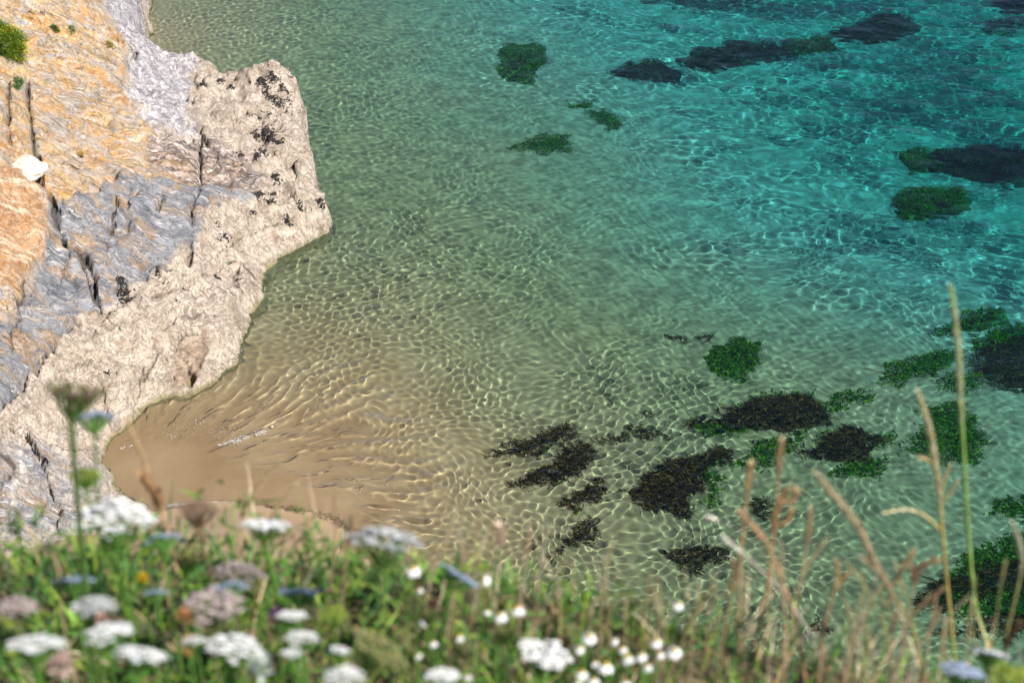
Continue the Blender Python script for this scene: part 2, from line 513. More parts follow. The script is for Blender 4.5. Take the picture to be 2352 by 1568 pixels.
# pitted barnacle rock
pit = fbm(RX * 6, RY * 6, 210, 4, 0.7)
h -= (1 - bare) * 0.05 * np.clip(pit - 0.12, 0, 1) * 2
h += z_shat * 0.16 * (fbm(RX * 4, RY * 5, 215, 5, 0.75))
h -= 0.10 * z_shat
def facets(cell, seed, amp):
    wx_ = RX / cell + .25 * noise(RX * 1.3, RY * 1.3, seed + 5); wy_ = RY / (cell * 1.25) + .25 * noise(RX * 1.3, RY * 1.3, seed + 6)
    bx, by = np.floor(wx_).astype(np.int64), np.floor(wy_).astype(np.int64)
    best = np.full(RX.shape, 9.0); second = best.copy(); out_ = 0 * RX
    for i in (-1, 0, 1):
        for j in (-1, 0, 1):
            cx_, cy_ = bx + i, by + j
            fx_ = cx_ + .15 + .7 * _h(cx_, cy_, seed) ; fy_ = cy_ + .15 + .7 * _h(cx_, cy_, seed + 1)
            dx_, dy_ = wx_ - fx_, wy_ - fy_
            d_ = np.hypot(dx_, dy_)
            v_ = dx_ * (_h(cx_, cy_, seed + 2) * 2 - 1) + dy_ * (_h(cx_, cy_, seed + 3) * 2 - 1) + (_h(cx_, cy_, seed + 4) - .5) * .8
            nb = d_ < best
            second = np.where(nb, best, np.minimum(second, d_))
            out_ = np.where(nb, v_, out_); best = np.where(nb, d_, best)
    return amp * out_, second - best
f1, e1_ = facets(1.5, 801, .20)
f2, e2_ = facets(.55, 811, .075)
h += (f1 + f2) * (1 - .45 * z_och)
seam = np.maximum(sstep(.07, .0, e1_), .6 * sstep(.06, .0, e2_) * sstep(-.1, .4, fbm(RX * .9, RY * .9, 820, 3)))
h -= .06 * seam * (1 - .5 * z_och)
# big blocks
h += 0.28 * sstep(8, -4, sdf(px0, py0, LIL)) * z_och * sstep(350, 250, py0)          # ochre nose above the pale shelf
h += 0.22 * z_red
h -= 0.16 * z_sla * sstep(230, 190, px0) * sstep(560, 640, py0)
cracks = [([(141,548),(150,570),(183,583),(205,610),(215,640),(218,671)], .035, .22), ([(186,600),(200,640),(211,667),(229,713)], .03, .18),
 ([(229,713),(264,748),(299,783)], .012, .06), ([(179,730),(141,751),(130,790),(81,860),(39,892),(0,925)], .045, .26),
 ([(457,323),(457,446),(445,492),(440,548),(436,586),(436,621)], .028, .20), ([(373,450),(372,480),(366,503)], .025, .16), ([(268,470),(262,505),(258,540)], .03, .12),
 ([(299,688),(350,690),(408,685),(480,683),(545,692)], .02, .12), ([(67,211),(70,281),(81,352),(91,404),(110,440),(120,468),(130,510),(141,548)], .05, .22), ([(20,200),(25,260),(22,330)], .04, .16),
 ([(60,655),(30,740),(20,800)], .04, .12), ([(300,650),(350,630),(400,625)], .015, .08), ([(480,600),(540,560),(600,520),(680,500)], .014, .07),
 ([(440,240),(455,200),(440,175)], .02, .08), ([(500,162),(560,158),(640,160),(672,165)], .025, .12), ([(690,285),(650,300),(600,330)], .012, .07), ([(712,369),(660,380),(620,400)], .012, .08),
 ([(740,440),(690,450),(640,470)], .014, .07), ([(520,745),(470,730),(420,735),(380,760)], .02, .09), ([(330,880),(350,830),(370,790)], .03, .07), ([(300,985),(320,900),(330,840)], .02, .05),
 ([(560,690),(540,660),(545,620)], .02, .08), ([(590,640),(560,610),(520,600)], .02, .07), ([(0,1040),(30,1060),(20,1120)], .03, .08), ([(385,800),(420,770),(450,760)], .02, .10)]
crk = .62 * seam * (1 - .4 * z_och) * sstep(-.2, .3, fbm(RX * 1.7, RY * 1.7, 821, 3))
for poly, wd, dp in cracks:
    d = line_d(poly)
    g = np.exp(-(d / (wd * 1.5)) ** 2)
    h -= dp * 1.5 * g
    crk = np.maximum(crk, g)
# the dark hollow low on the seaward face
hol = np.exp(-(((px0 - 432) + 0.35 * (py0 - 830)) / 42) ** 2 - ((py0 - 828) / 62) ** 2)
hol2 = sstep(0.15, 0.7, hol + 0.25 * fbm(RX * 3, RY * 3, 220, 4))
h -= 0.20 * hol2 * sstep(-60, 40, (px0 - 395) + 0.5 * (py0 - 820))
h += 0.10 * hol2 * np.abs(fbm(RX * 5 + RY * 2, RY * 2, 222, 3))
# buttresses
for (cx_, cy_, r1, r2, am) in [(560,690,45,25,.22),(590,650,28,30,.12),(500,760,40,50,.18),(330,860,20,90,.10),(650,300,40,60,.12),(700,470,40,35,.18),(620,165,45,16,.16),(688,222,14,22,.15),(470,560,50,40,.10),(250,880,60,40,.08)]:
    h += am * np.exp(-((px0 - cx_) / r1) ** 2 - ((py0 - cy_) / r2) ** 2)
# quartz vein standing proud
vein = line_d([(50,980),(46,1020),(50,1060),(44,1100),(38,1140),(35,1180)])
z_vein = np.exp(-(vein / .035) ** 2) * sstep(-0.35, 0.1, fbm(RX * 5, RY * 5, 230, 3))
h += 0.05 * z_vein
ed = np.clip(S, 0, 3)
h *= sstep(0, 0.5, ed) * 0.75 + 0.25
round_ = 0.10 * (1 - sstep(0, 0.55, ed)) ** 2 * np.clip(Zb, 0, 1)
Zt = Zb + h - round_
low = np.clip(Zb, 0, 0.2) / 0.2
Zr = np.where(S >= 0, Zt, Zt + S * (3.0 + 5.0 * low) - 0.03 * low)
Zr = np.maximum(Zr, -5)
# shoreline rim pushed under at the toe
Zr = Zr - 0.05 * (1 - sstep(0.0, 0.25, ed)) * (1 - low)
keepq = (S > -2.2)
NX, NY = len(gx), len(gy)
F = gridF(NX, NY)
kq = keepq.ravel()[F].all(1)
F = F[kq]
used = np.unique(F)
remap = -np.ones(NX * NY, np.int64); remap[used] = np.arange(len(used))
F = remap[F]
def pk(a): return a.ravel()[used]
# sideways push so steep faces are not smooth curtains
gyz, gxz = np.gradient(Zr, gy, gx)
sl = np.sqrt(gxz ** 2 + gyz ** 2)
push = 0.10 * fbm(RX * 1.7 + Zr * 2.2, RY * 1.7 + Zr * 4.0, 240, 4, 0.6) * np.clip(sl - 0.5, 0, 1.5)
nX = RX - push * gxz / (sl + 1e-6); nY = RY - push * gyz / (sl + 1e-6)
mask_a = np.stack([pk(z_och), pk(np.clip(z_sla, 0, 1)), pk(z_lil)], -1)
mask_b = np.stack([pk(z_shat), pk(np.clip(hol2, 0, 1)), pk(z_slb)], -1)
mask_c = np.stack([pk(crk), pk(z_vein), pk(z_red)], -1)
strat = np.stack([pk(bed_s), pk(bed_t), pk(0 * bed_s)], -1)
wet = pk((1 - sstep(0.0, 0.13, Zr + 0.07 * fbm(RX * 2, RY * 2, 250, 4))) * 0.85)
m, nt, b = new_mat('headland_rock')
def sepv(name):
    a = N(nt, 'ShaderNodeAttribute', attribute_name=name)
    s = N(nt, 'ShaderNodeSeparateXYZ'); L(nt, a.outputs['Vector'], s.inputs[0])
    return s.outputs
A_, B_, C_ = sepv('za'), sepv('zb'), sepv('zc')
st = N(nt, 'ShaderNodeAttribute', attribute_name='strat').outputs['Vector']
tc = N(nt, 'ShaderNodeTexCoord'); ob = tc.outputs['Object']
s1 = tex_noise(nt, vmul(nt, st, (9, 0.55, 1)), 1.0, 6, 0.62, 0.25)
s2 = tex_noise(nt, vmul(nt, st, (28, 1.0, 1)), 1.0, 6, 0.62, 0.12)
s3 = tex_noise(nt, vmul(nt, st, (4, 0.8, 1)), 1.3, 5, 0.6, 1.0)
s4 = tex_noise(nt, vmul(nt, st, (62, 2.4, 1)), 1.0, 4, 0.66, 0.1)
n1 = tex_noise(nt, ob, 1.3, 5, 0.6); n2 = tex_noise(nt, ob, 7.0, 5, 0.65); n3 = tex_noise(nt, ob, 28.0, 4, 0.7); n4 = tex_noise(nt, ob, 3.0, 6, 0.7, 0.6)
# ochre, iron-stained layers
oc = mixc(nt, ramp(nt, s1, .36, .58), (.46, .23, .07), (.52, .36, .18))
oc = mixc(nt, ramp(nt, s3, .48, .62), oc, (.33, .29, .26))
oc = mixc(nt, ramp(nt, s2, .50, .68, 0, .85), oc, (.60, .49, .36))
oc = mixc(nt, ramp(nt, n4, .46, .62, 0, .6), oc, (.46, .37, .30))
oc = mixc(nt, ramp(nt, s4, .55, .64, 0, .8), oc, (.15, .10, .065))
oc = mixc(nt, ramp(nt, s4, .44, .38, 0, .7), oc, (.66, .58, .50))
oc = mixc(nt, math_(nt, 'MULTIPLY', ramp(nt, n4, .50, .60), ramp(nt, s2, .44, .54)), oc, (.40, .37, .36))
oc = mixc(nt, ramp(nt, n2, .58, .66, 0, .7), oc, (.20, .13, .09))
red = mixc(nt, ramp(nt, n2, .4, .6), (.42, .21, .085), (.50, .34, .22))
red = mixc(nt, ramp(nt, s2, .50, .62), red, (.70, .55, .40))
red = mixc(nt, ramp(nt, n3, .58, .70, 0, .7), red, (.16, .08, .04))
oc = mixc(nt, ramp(nt, s1, .60, .68, 0, .75), oc, (.17, .11, .07))
oc = mixc(nt, ramp(nt, n1, .56, .66, 0, .7), oc, (.58, .31, .11))
oc = mixc(nt, C_[2], oc, red)
# blue grey slate with pale and rusty bands
sl_ = mixc(nt, ramp(nt, s1, .38, .62), (.14, .15, .175), (.30, .30, .32))
sl_ = mixc(nt, ramp(nt, s2, .53, .68, 0, .8), sl_, (.46, .42, .39))
sl_ = mixc(nt, ramp(nt, n4, .50, .66, 0, .5), sl_, (.40, .38, .38))
sl_ = mixc(nt, ramp(nt, s3, .50, .62, 0, .75), sl_, (.38, .25, .14))
sl_ = mixc(nt, ramp(nt, s4, .56, .66, 0, .8), sl_, (.075, .07, .08))
sl_ = mixc(nt, ramp(nt, s4, .42, .36, 0, .75), sl_, (.60, .56, .54))
# pale lilac weathered shelf
li = mixc(nt, ramp(nt, n4, .42, .58), (.56, .53, .53), (.25, .23, .25))
li = mixc(nt, ramp(nt, s2, .52, .64), li, (.60, .56, .55))
li = mixc(nt, ramp(nt, n3, .52, .62, 0, .8), li, (.15, .13, .14))
li = mixc(nt, ramp(nt, n2, .54, .62, 0, .6), li, (.20, .18, .20))
li = mixc(nt, ramp(nt, s4, .62, .72, 0, .6), li, (.30, .18, .12))
# barnacle crust
ba = mixc(nt, ramp(nt, n1, .35, .65), (.41, .34, .275), (.575, .50, .425))
ba = mixc(nt, ramp(nt, n4, .48, .64, 0, .75), ba, (.27, .205, .15))
ba = mixc(nt, ramp(nt, n3, .50, .60, 0, .45), ba, (.18, .13, .095))
ba = mixc(nt, ramp(nt, n2, .60, .72, 0, .5), ba, (.66, .58, .50))
nc = tex_noise(nt, ob, 2.2, 7, .75, 1.2)
ba = mixc(nt, ramp(nt, math_(nt, 'ABSOLUTE', math_(nt, 'SUBTRACT', nc, .5)), .012, .002, 0, .45), ba, (.20, .145, .11))
ba = mixc(nt, math_(nt, 'MULTIPLY', ramp(nt, n1, .48, .62), ramp(nt, n2, .46, .60, 0, .7)), ba, (.24, .17, .125))
c = mixc(nt, A_[0], ba, oc)
c = mixc(nt, A_[1], c, sl_)
c = mixc(nt, B_[2], c, mixc(nt, ramp(nt, n1, .45, .6, 0, .55), sl_, ba))
c = mixc(nt, A_[2], c, li)
sh = mixc(nt, ramp(nt, s2, .46, .58), (.075, .06, .065), (.40, .32, .28))
sh = mixc(nt, ramp(nt, s4, .54, .62), sh, (.66, .60, .56))
sh = mixc(nt, ramp(nt, s1, .54, .64, 0, .7), sh, (.36, .22, .12))
c = mixc(nt, math_(nt, 'MULTIPLY', B_[0], 0.85), c, sh)
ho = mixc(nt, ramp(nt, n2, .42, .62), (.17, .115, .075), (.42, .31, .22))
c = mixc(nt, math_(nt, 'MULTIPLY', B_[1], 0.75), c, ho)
c = mixc(nt, ramp(nt, C_[0], .35, .85, 0, .85), c, (.06, .045, .035))
c = mixc(nt, C_[1], c, (.78, .72, .66))
wt = N(nt, 'ShaderNodeAttribute', attribute_name='wet')
c = mixc(nt, wt.outputs['Fac'], c, (.20, .175, .075))
hs = N(nt, 'ShaderNodeHueSaturation'); L(nt, c, hs.inputs['Color'])
L(nt, ramp(nt, tex_noise(nt, ob, 90, 2, .6), .3, .7, .78, 1.2), hs.inputs['Value'])
L(nt, hs.outputs[0], b.inputs['Base Color'])
b.inputs['Roughness'].default_value = 0.85
b.inputs['Specular IOR Level'].default_value = 0.25
hh = math_(nt, 'ADD', math_(nt, 'MULTIPLY', n3, 0.35), math_(nt, 'MULTIPLY', n2, 0.55))
hh = math_(nt, 'ADD', hh, math_(nt, 'MULTIPLY', ramp(nt, math_(nt, 'ABSOLUTE', math_(nt, 'SUBTRACT', nc, .5)), .015, .0), -.12))
hh = math_(nt, 'ADD', hh, math_(nt, 'MULTIPLY', math_(nt, 'MULTIPLY', s2, .8), math_(nt, 'ADD', A_[0], A_[1])))
hh = math_(nt, 'ADD', hh, math_(nt, 'MULTIPLY', math_(nt, 'MULTIPLY', s4, .5), math_(nt, 'ADD', A_[0], A_[1])))
bp = N(nt, 'ShaderNodeBump'); bp.inputs['Strength'].default_value = 1.0; bp.inputs['Distance'].default_value = 0.09
L(nt, hh, bp.inputs['Height']); L(nt, bp.outputs[0], b.inputs['Normal'])
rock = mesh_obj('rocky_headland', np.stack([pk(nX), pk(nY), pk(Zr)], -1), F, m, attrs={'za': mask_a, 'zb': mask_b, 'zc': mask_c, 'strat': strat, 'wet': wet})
rock.cycles.is_caustics_receiver = True
tag(rock, kind='structure')

def rz(x, y):                     # height of the headland at a point
    fx = np.clip((np.asarray(x) - X0) / RS, 0, NX - 1.001)
    fy = np.clip(np.interp(y, gy, np.arange(NY)), 0, NY - 1.001)
    ix, iy = fx.astype(int), fy.astype(int)
    tx, ty = fx - ix, fy - iy
    return (Zr[iy, ix] * (1 - tx) + Zr[iy, ix + 1] * tx) * (1 - ty) + (Zr[iy + 1, ix] * (1 - tx) + Zr[iy + 1, ix + 1] * tx) * ty

def R_at(px, py):                 # where the line of sight meets the headland
    d = ray(px, py)
    t = 24.0 / 1.0
    for _ in range(1500):
        p = np.array([0, 0, H]) + d * t
        if p[2] <= float(rz(np.array(p[0]), np.array(p[1]))): break
        t += 0.04
    return p

# ------------------------------------------------------------------ blades: many thin strips in one mesh
def strips(base, direc, length, width, segs, bend, col_a, col_b, side=None, taper=0.15, up=None):
    """base Nx3, direc Nx3 unit, bend Nx3 added quadratically; colours per blade root and tip"""
    n = len(base)
    t = np.linspace(0, 1, segs + 1)[None, :, None]
    L_ = np.asarray(length).reshape(n, 1, 1); W_ = np.asarray(width).reshape(n, 1, 1)
    c = base[:, None] + direc[:, None] * L_ * t + bend[:, None] * L_ * t * t
    if side is None:
        side = np.cross(direc, np.array([0, 0, 1.0]) + 0 * direc)
        bad = np.linalg.norm(side, axis=1) < 1e-3
        side[bad] = [1, 0, 0]
    side = side / np.linalg.norm(side, axis=1, keepdims=True)
    prof = np.interp(t, [0, .25, .6, 1], [.6, 1.0, .85, taper])
    a = c - side[:, None] * W_ * prof * .5
    b = c + side[:, None] * W_ * prof * .5
    V = np.stack([a, b], 2).reshape(-1, 3)
    k = (np.arange(n) * (segs + 1) * 2)[:, None] + (np.arange(segs) * 2)[None]
    F = np.stack([k, k + 1, k + 3, k + 2], -1).reshape(-1, 4)
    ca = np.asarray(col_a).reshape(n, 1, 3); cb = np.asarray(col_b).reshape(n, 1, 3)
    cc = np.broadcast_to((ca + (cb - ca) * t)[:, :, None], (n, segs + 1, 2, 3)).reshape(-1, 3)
    return V, F, cc

def join(lst):
    Vs, Fs, Cs, o = [], [], [], 0
    for V, F, C in lst:
        Vs.append(V); Fs.append(F + o); Cs.append(C); o += len(V)
    return np.concatenate(Vs), np.concatenate(Fs), np.concatenate(Cs)

def unit(v):
    return v / np.maximum(np.linalg.norm(v, axis=-1, keepdims=True), 1e-9)

def pick(cols, n, jit=0.25):
    c = np.array(cols)[rng.integers(0, len(cols), n)]
    return c * (1 + jit * rng.normal(size=(n, 1)))[:, :1].clip(.4, 1.8)

# ------------------------------------------------------------------ seaweed beds under water
BRN = [(.010,.006,.003),(.016,.010,.004),(.006,.0045,.003),(.026,.017,.005)]
TIP = [(.16,.10,.02),(.09,.055,.012),(.03,.02,.006),(.17,.11,.025),(.012,.009,.004),(.02,.014,.005)]
GRN = [(.012,.045,.002),(.02,.075,.002),(.035,.10,.003),(.006,.024,.002)]
GTP = [(.06,.17,.002),(.03,.10,.003),(.13,.22,.004),(.015,.05,.003)]

def weed_bed(label, parts, name='seaweed_bed', group='seaweed beds on the sea floor'):
    """parts: (kind, polygon in the picture, depth, density)"""
    allp = np.concatenate([np.array([U(a, b, d)[:2] for a, b in poly]) for k, poly, d, q in parts])
    c0 = allp.mean(0)
    dm = np.mean([p[2] for p in parts])
    mq = np.array([P(a, b)[:2] for a, b in parts[0][1]]).mean(0)
    dm = float(depth_f(np.array(mq[0]), np.array(mq[1])))
    root = empty(name, (c0[0], c0[1], -dm), label, 'seaweed', group)
    for kind, poly, dep0, dens in parts:
        mp = np.array([P(a, b)[:2] for a, b in poly]).mean(0)
        dep = float(depth_f(np.array(mp[0]), np.array(mp[1]))) + .02
        W_ = np.array([U(a, b, dep)[:2] for a, b in poly])
        W_ = W_.mean(0) + (W_ - W_.mean(0)) * (1.30 if kind == 'green' else 1.0 if kind == 'strand' or dep > 1.7 else 1.12)
        lo, hi = W_.min(0) - .25, W_.max(0) + .25
        area = (hi - lo).prod()
        nb = int(area * (900 if kind == 'green' else 1150) * dens)
        nb = min(nb, 26000)
        q = lo + (hi - lo) * rng.random((nb, 2))
        s = sdf(q[:, 0] + .34 * fbm(q[:, 0] * 1.6, q[:, 1] * 1.6, 300, 4, .6), q[:, 1] + .34 * fbm(q[:, 0] * 2.2, q[:, 1] * 2.2, 301, 3), [tuple(w) for w in W_])
        hole = fbm(q[:, 0] * 2.6, q[:, 1] * 2.6, 310, 3)
        edge = .12 if kind != 'strand' else .10
        ok = (s > -edge * rng.random(nb) ** 2) & (rng.random(nb) < sstep(-.5, -.05, hole + np.clip(s, 0, .5) * 1.3 + (0 if kind == 'thin' else .22)))
        if kind in ('strand', 'thin'): ok &= hole > -.25
        q = q[ok]; s = s[ok]; n = len(q)
        hgt = np.clip(s * .55, 0, .30) * (1 if kind != 'green' else .5)
        # a low rock that carries it
        if kind in ('brown', 'green'):
            g = 26
            xs = np.linspace(lo[0], hi[0], g); ys = np.linspace(lo[1], hi[1], g)
            GX, GY = np.meshgrid(xs, ys)
            sg = sdf(GX, GY, [tuple(w) for w in W_])
            GZ = -dep + np.where(sg > 0, np.clip((sg - .22) * .6, -.2, .20 if kind == 'brown' else .04), sg * 1.5 - .14) - .03 + .05 * fbm(GX * 3, GY * 3, 320, 3)
            mo = mesh_obj('low_reef_rock', np.stack([GX, GY, GZ], -1), gridF(g, g), M_REEFG if kind == 'green' else M_REEF, parent=root, loc=root.location)
            mo.cycles.is_caustics_receiver = True
        base = np.c_[q, -dep + hgt - .02]
        flow = np.array([-.75, .45, 0]) if kind != 'green' else np.array([-.3, .3, 0])
        d = unit(flow[None] * 1.1 + rng.normal(size=(n, 3)) * [.6, .6, .3] + [0, 0, .55])
        if kind == 'green':
            ln = rng.uniform(.04, .12, n); wd = rng.uniform(.03, .06, n); a, b = pick(GRN, n), pick(GTP, n)
        else:
            ln = rng.uniform(.06, .24, n); wd = rng.uniform(.012, .034, n); a, b = pick(BRN, n), pick(TIP, n)
        bend = np.c_[rng.normal(size=(n, 2)) * .35, -rng.uniform(.3, 1.0, n)]
        sd = unit(rng.normal(size=(n, 3)) * [1, 1, .45])
        V, F, C = strips(base, d, ln, wd, 2, bend, a, b, side=sd, taper=.5)
        V[:, 2] = np.minimum(V[:, 2], -.03)
        o = mesh_obj('green_algae' if kind == 'green' else 'brown_fronds', V, F, M_WEED, C, parent=root, loc=root.location)
        o.cycles.is_caustics_receiver = True
        o['kind'] = 'stuff'
    return root

m, nt, b = new_mat('reef_rock')
tc = N(nt, 'ShaderNodeTexCoord')
L(nt, mixc(nt, ramp(nt, tex_noise(nt, tc.outputs['Object'], 6, 4), .4, .6), (.012, .014, .008), (.03, .027, .014)), b.inputs['Base Color'])
b.inputs['Roughness'].default_value = .9
M_REEF = m
m, nt, b = new_mat('algae_film')
tc = N(nt, 'ShaderNodeTexCoord')
L(nt, mixc(nt, ramp(nt, tex_noise(nt, tc.outputs['Object'], 5, 4), .4, .6), (.006, .035, .006), (.02, .085, .010)), b.inputs['Base Color'])
b.inputs['Roughness'].default_value = .9
M_REEFG = m

weed_bed('round dark green seaweed bed standing alone in the upper middle of the bay', [('green', [(1140,150),(1160,118),(1200,108),(1238,115),(1228,150),(1215,180),(1170,188),(1145,175)], 1.7, 1.2), ('brown', [(1160,150),(1190,125),(1225,130),(1210,165),(1175,175)], 1.6, .6)])
weed_bed('long thin dark seaweed streak trailing left of the upper seaweed chain', [('brown', [(1392,170),(1440,148),(1520,140),(1560,160),(1555,182),(1480,186),(1400,184)], 2.6, .6)])
weed_bed('broad dark blue-green seaweed bed in the middle of the upper chain', [('brown', [(1540,150),(1610,115),(1690,95),(1780,105),(1775,125),(1720,140),(1640,170),(1570,168)], 2.8, .8), ('green', [(1780,105),(1890,85),(1900,105),(1800,130)], 3.0, .5)])
weed_bed('biggest dark seaweed bed near the top edge, right end of the upper chain', [('brown', [(1905,72),(1985,58),(2030,28),(2075,38),(2112,58),(2050,92),(1960,98),(1910,90)], 3.3, .9)])
weed_bed('faint seaweed patch cut by the top edge, left of the big dark bed', [('thin', [(1460,6),(1540,-10),(1740,-12),(1735,10),(1600,18),(1480,22)], 3.0, .5)])
weed_bed('dark seaweed bed in the top right corner of the water', [('brown', [(2280,15),(2330,-8),(2420,-12),(2420,30),(2300,30)], 3.8, .8), ('thin', [(2240,50),(2300,40),(2400,50),(2360,85),(2270,80)], 3.9, .5)])
weed_bed('wide dark seaweed bed reaching the right edge above a small round one', [('brown', [(2110,372),(2160,348),(2240,335),(2400,345),(2420,400),(2260,408),(2150,398)], 2.9, .9), ('green', [(2075,350),(2120,340),(2150,375),(2100,385)], 2.9, .6)])
weed_bed('small compact dark green seaweed bed just under the wide dark one', [('green', [(2072,455),(2110,436),(2192,438),(2194,464),(2130,490),(2080,488)], 2.7, 1.1), ('brown', [(2090,455),(2180,445),(2170,465),(2100,478)], 2.6, .7)])
weed_bed('bright green algae smear in the middle distance of the bay', [('green', [(1165,345),(1230,322),(1290,312),(1290,342),(1240,348),(1190,356)], 1.5, .8)])
weed_bed('small dark green algae tuft right of the bright green smear', [('green', [(1355,262),(1400,260),(1428,285),(1395,292)], 1.8, .9), ('green', [(1315,235),(1360,233),(1355,246),(1320,248)], 1.9, .6)])
weed_bed('round bright green algae bed with brown rim in the middle of the bay', [('green', [(1628,828),(1660,800),(1725,794),(1728,835),(1695,880),(1650,868)], 1.35, 1.3), ('thin', [(1680,800),(1728,795),(1728,840),(1700,850)], 1.3, .5)])
weed_bed('faint thin brown weed line left above the round green bed', [('strand', [(1515,772),(1570,768),(1640,770),(1630,784),(1550,786)], 1.2, .5)], name='weed_strand')
weed_bed('long black-brown seaweed bed with a green tail pointing right', [('brown', [(1555,1000),(1590,975),(1650,958),(1700,945),(1780,915),(1850,905),(1888,935),(1885,970),(1820,990),(1700,978),(1620,1000)], 1.15, 1.4), ('green', [(1590,985),(1650,970),(1720,985),(1650,1008),(1590,1005)], 1.15, .8), ('green', [(1888,925),(1970,902),(1978,922),(1910,955),(1885,960)], 1.4, .9), ('green', [(1700,925),(1790,900),(1850,903),(1780,925),(1720,945)], 1.2, .6)])
weed_bed('big dark brown seaweed bed with bright green right side', [('brown', [(1452,1130),(1480,1092),(1560,1062),(1670,1040),(1680,1058),(1640,1075),(1610,1110),(1600,1160),(1570,1182),(1480,1168)], .8, 1.4), ('green', [(1600,1080),(1660,1065),(1665,1100),(1640,1165),(1600,1150)], .8, 1.1), ('green', [(1670,1055),(1740,1030),(1830,1010),(1810,1035),(1770,1070),(1680,1098)], .95, 1.0), ('green', [(1830,1010),(1890,990),(1930,985),(1880,1015)], 1.1, .6)])
weed_bed('black seaweed bed behind the brown grass stalks, green algae below it', [('brown', [(1825,1045),(1880,1012),(1960,990),(2005,1005),(1998,1045),(1940,1062),(1870,1060)], 1.15, 1.4), ('green', [(1880,1090),(1950,1062),(2025,1050),(2005,1095),(1930,1115),(1885,1120)], 1.15, .9), ('green', [(1990,990),(2040,985),(2045,1010),(2000,1030)], 1.3, .6)])
weed_bed('leftmost feathery olive seaweed streak over pale sand', [('brown', [(1100,1060),(1130,1040),(1210,1010),(1290,980),(1325,985),(1300,1012),(1220,1045),(1130,1070)], .34, .75), ('green', [(1210,1040),(1290,1015),(1280,1026),(1230,1045)], .36, .5), ('strand', [(1110,1025),(1170,1015),(1160,1032),(1115,1034)], .34, .5)])
weed_bed('broken string of olive weed scraps right of the leftmost streak', [('strand', [(1350,1012),(1440,992),(1520,988),(1540,1002),(1490,1010),(1400,1034),(1355,1030)], .6, .6), ('strand', [(1440,955),(1480,942),(1500,955),(1460,966)], .7, .5)], name='weed_strand')
weed_bed('spindle shaped olive seaweed bed with green lower edge', [('brown', [(1135,1118),(1190,1100),(1240,1085),(1300,1048),(1350,1032),(1352,1070),(1310,1100),(1250,1130),(1180,1128)], .42, 1.2), ('green', [(1230,1128),(1290,1108),(1310,1100),(1300,1120),(1250,1135)], .42, .7)])
weed_bed('small olive seaweed bed left of the big dark brown one', [('brown', [(1268,1160),(1320,1135),(1375,1112),(1402,1140),(1360,1160),(1310,1182)], .5, 1.2), ('green', [(1280,1170),(1330,1165),(1320,1182),(1285,1182)], .5, .7), ('brown', [(1408,1122),(1435,1112),(1440,1130),(1415,1138)], .55, .9)])
weed_bed('isolated golden-brown seaweed tuft above the meadow edge', [('brown', [(1258,1282),(1300,1235),(1350,1205),(1362,1232),(1315,1262),(1275,1290)], .48, .9), ('strand', [(1222,1262),(1245,1240),(1255,1262),(1230,1275)], .42, .7)])
weed_bed('roundish curly brown seaweed clump on sunlit rippled sand', [('brown', [(1528,1285),(1575,1258),(1640,1255),(1662,1280),(1640,1308),(1580,1325),(1545,1302)], .7, .9)])
weed_bed('faint dark weed patch between the tall brown stalks', [('brown', [(1722,1165),(1755,1150),(1795,1165),(1785,1190),(1740,1195)], .95, .6)])
weed_bed('long green algae streak running up right behind the tallest straw stalk', [('green', [(1985,888),(2050,852),(2150,812),(2185,820),(2130,850),(2050,885)], 1.6, .9), ('green', [(2138,778),(2200,740),(2285,712),(2290,735),(2200,762)], 1.9, .8), ('green', [(2150,870),(2230,860),(2240,885),(2170,900)], 1.6, .5)])
weed_bed('large mottled blue-green weed area at the right edge, middle height', [('brown', [(2230,870),(2245,830),(2300,790),(2420,750),(2420,900),(2280,888)], 1.8, .5), ('green', [(2225,800),(2300,760),(2420,740),(2420,790),(2300,820)], 1.9, .6)])
weed_bed('soft green algae carpet behind the straw stalks on the right', [('green', [(2080,1025),(2130,955),(2200,945),(2238,1000),(2232,1045),(2150,1058)], 1.45, .9), ('green', [(2055,1010),(2090,1000),(2085,1030)], 1.4, .5)])
weed_bed('green algae patch at the right edge above the lower dark weed', [('green', [(2262,1180),(2300,1152),(2420,1135),(2420,1190),(2290,1196)], 1.5, .9)])
weed_bed('big dark green weed bed in the lower right behind the stalks', [('brown', [(2080,1400),(2130,1335),(2200,1320),(2300,1290),(2420,1240),(2420,1330),(2330,1395),(2250,1385),(2150,1420)], 1.2, .7), ('green', [(2110,1360),(2230,1290),(2420,1230),(2420,1400),(2200,1420)], 1.25, .9)])
weed_bed('dark weed streak in the bottom right corner of the water', [('brown', [(2140,1462),(2230,1435),(2420,1395),(2420,1440),(2200,1475)], 1.1, .7)])
weed_bed('small dark weed scrap low between the brown stalks', [('thin', [(1850,1440),(1900,1425),(1905,1460),(1860,1470)], 1.0, .6)])

# ------------------------------------------------------------------ life on the headland
def surf(px, py, r, n):
    c = R_at(px, py)
    q = c[:2] + rng.normal(size=(n, 2)) * r
    return c, q

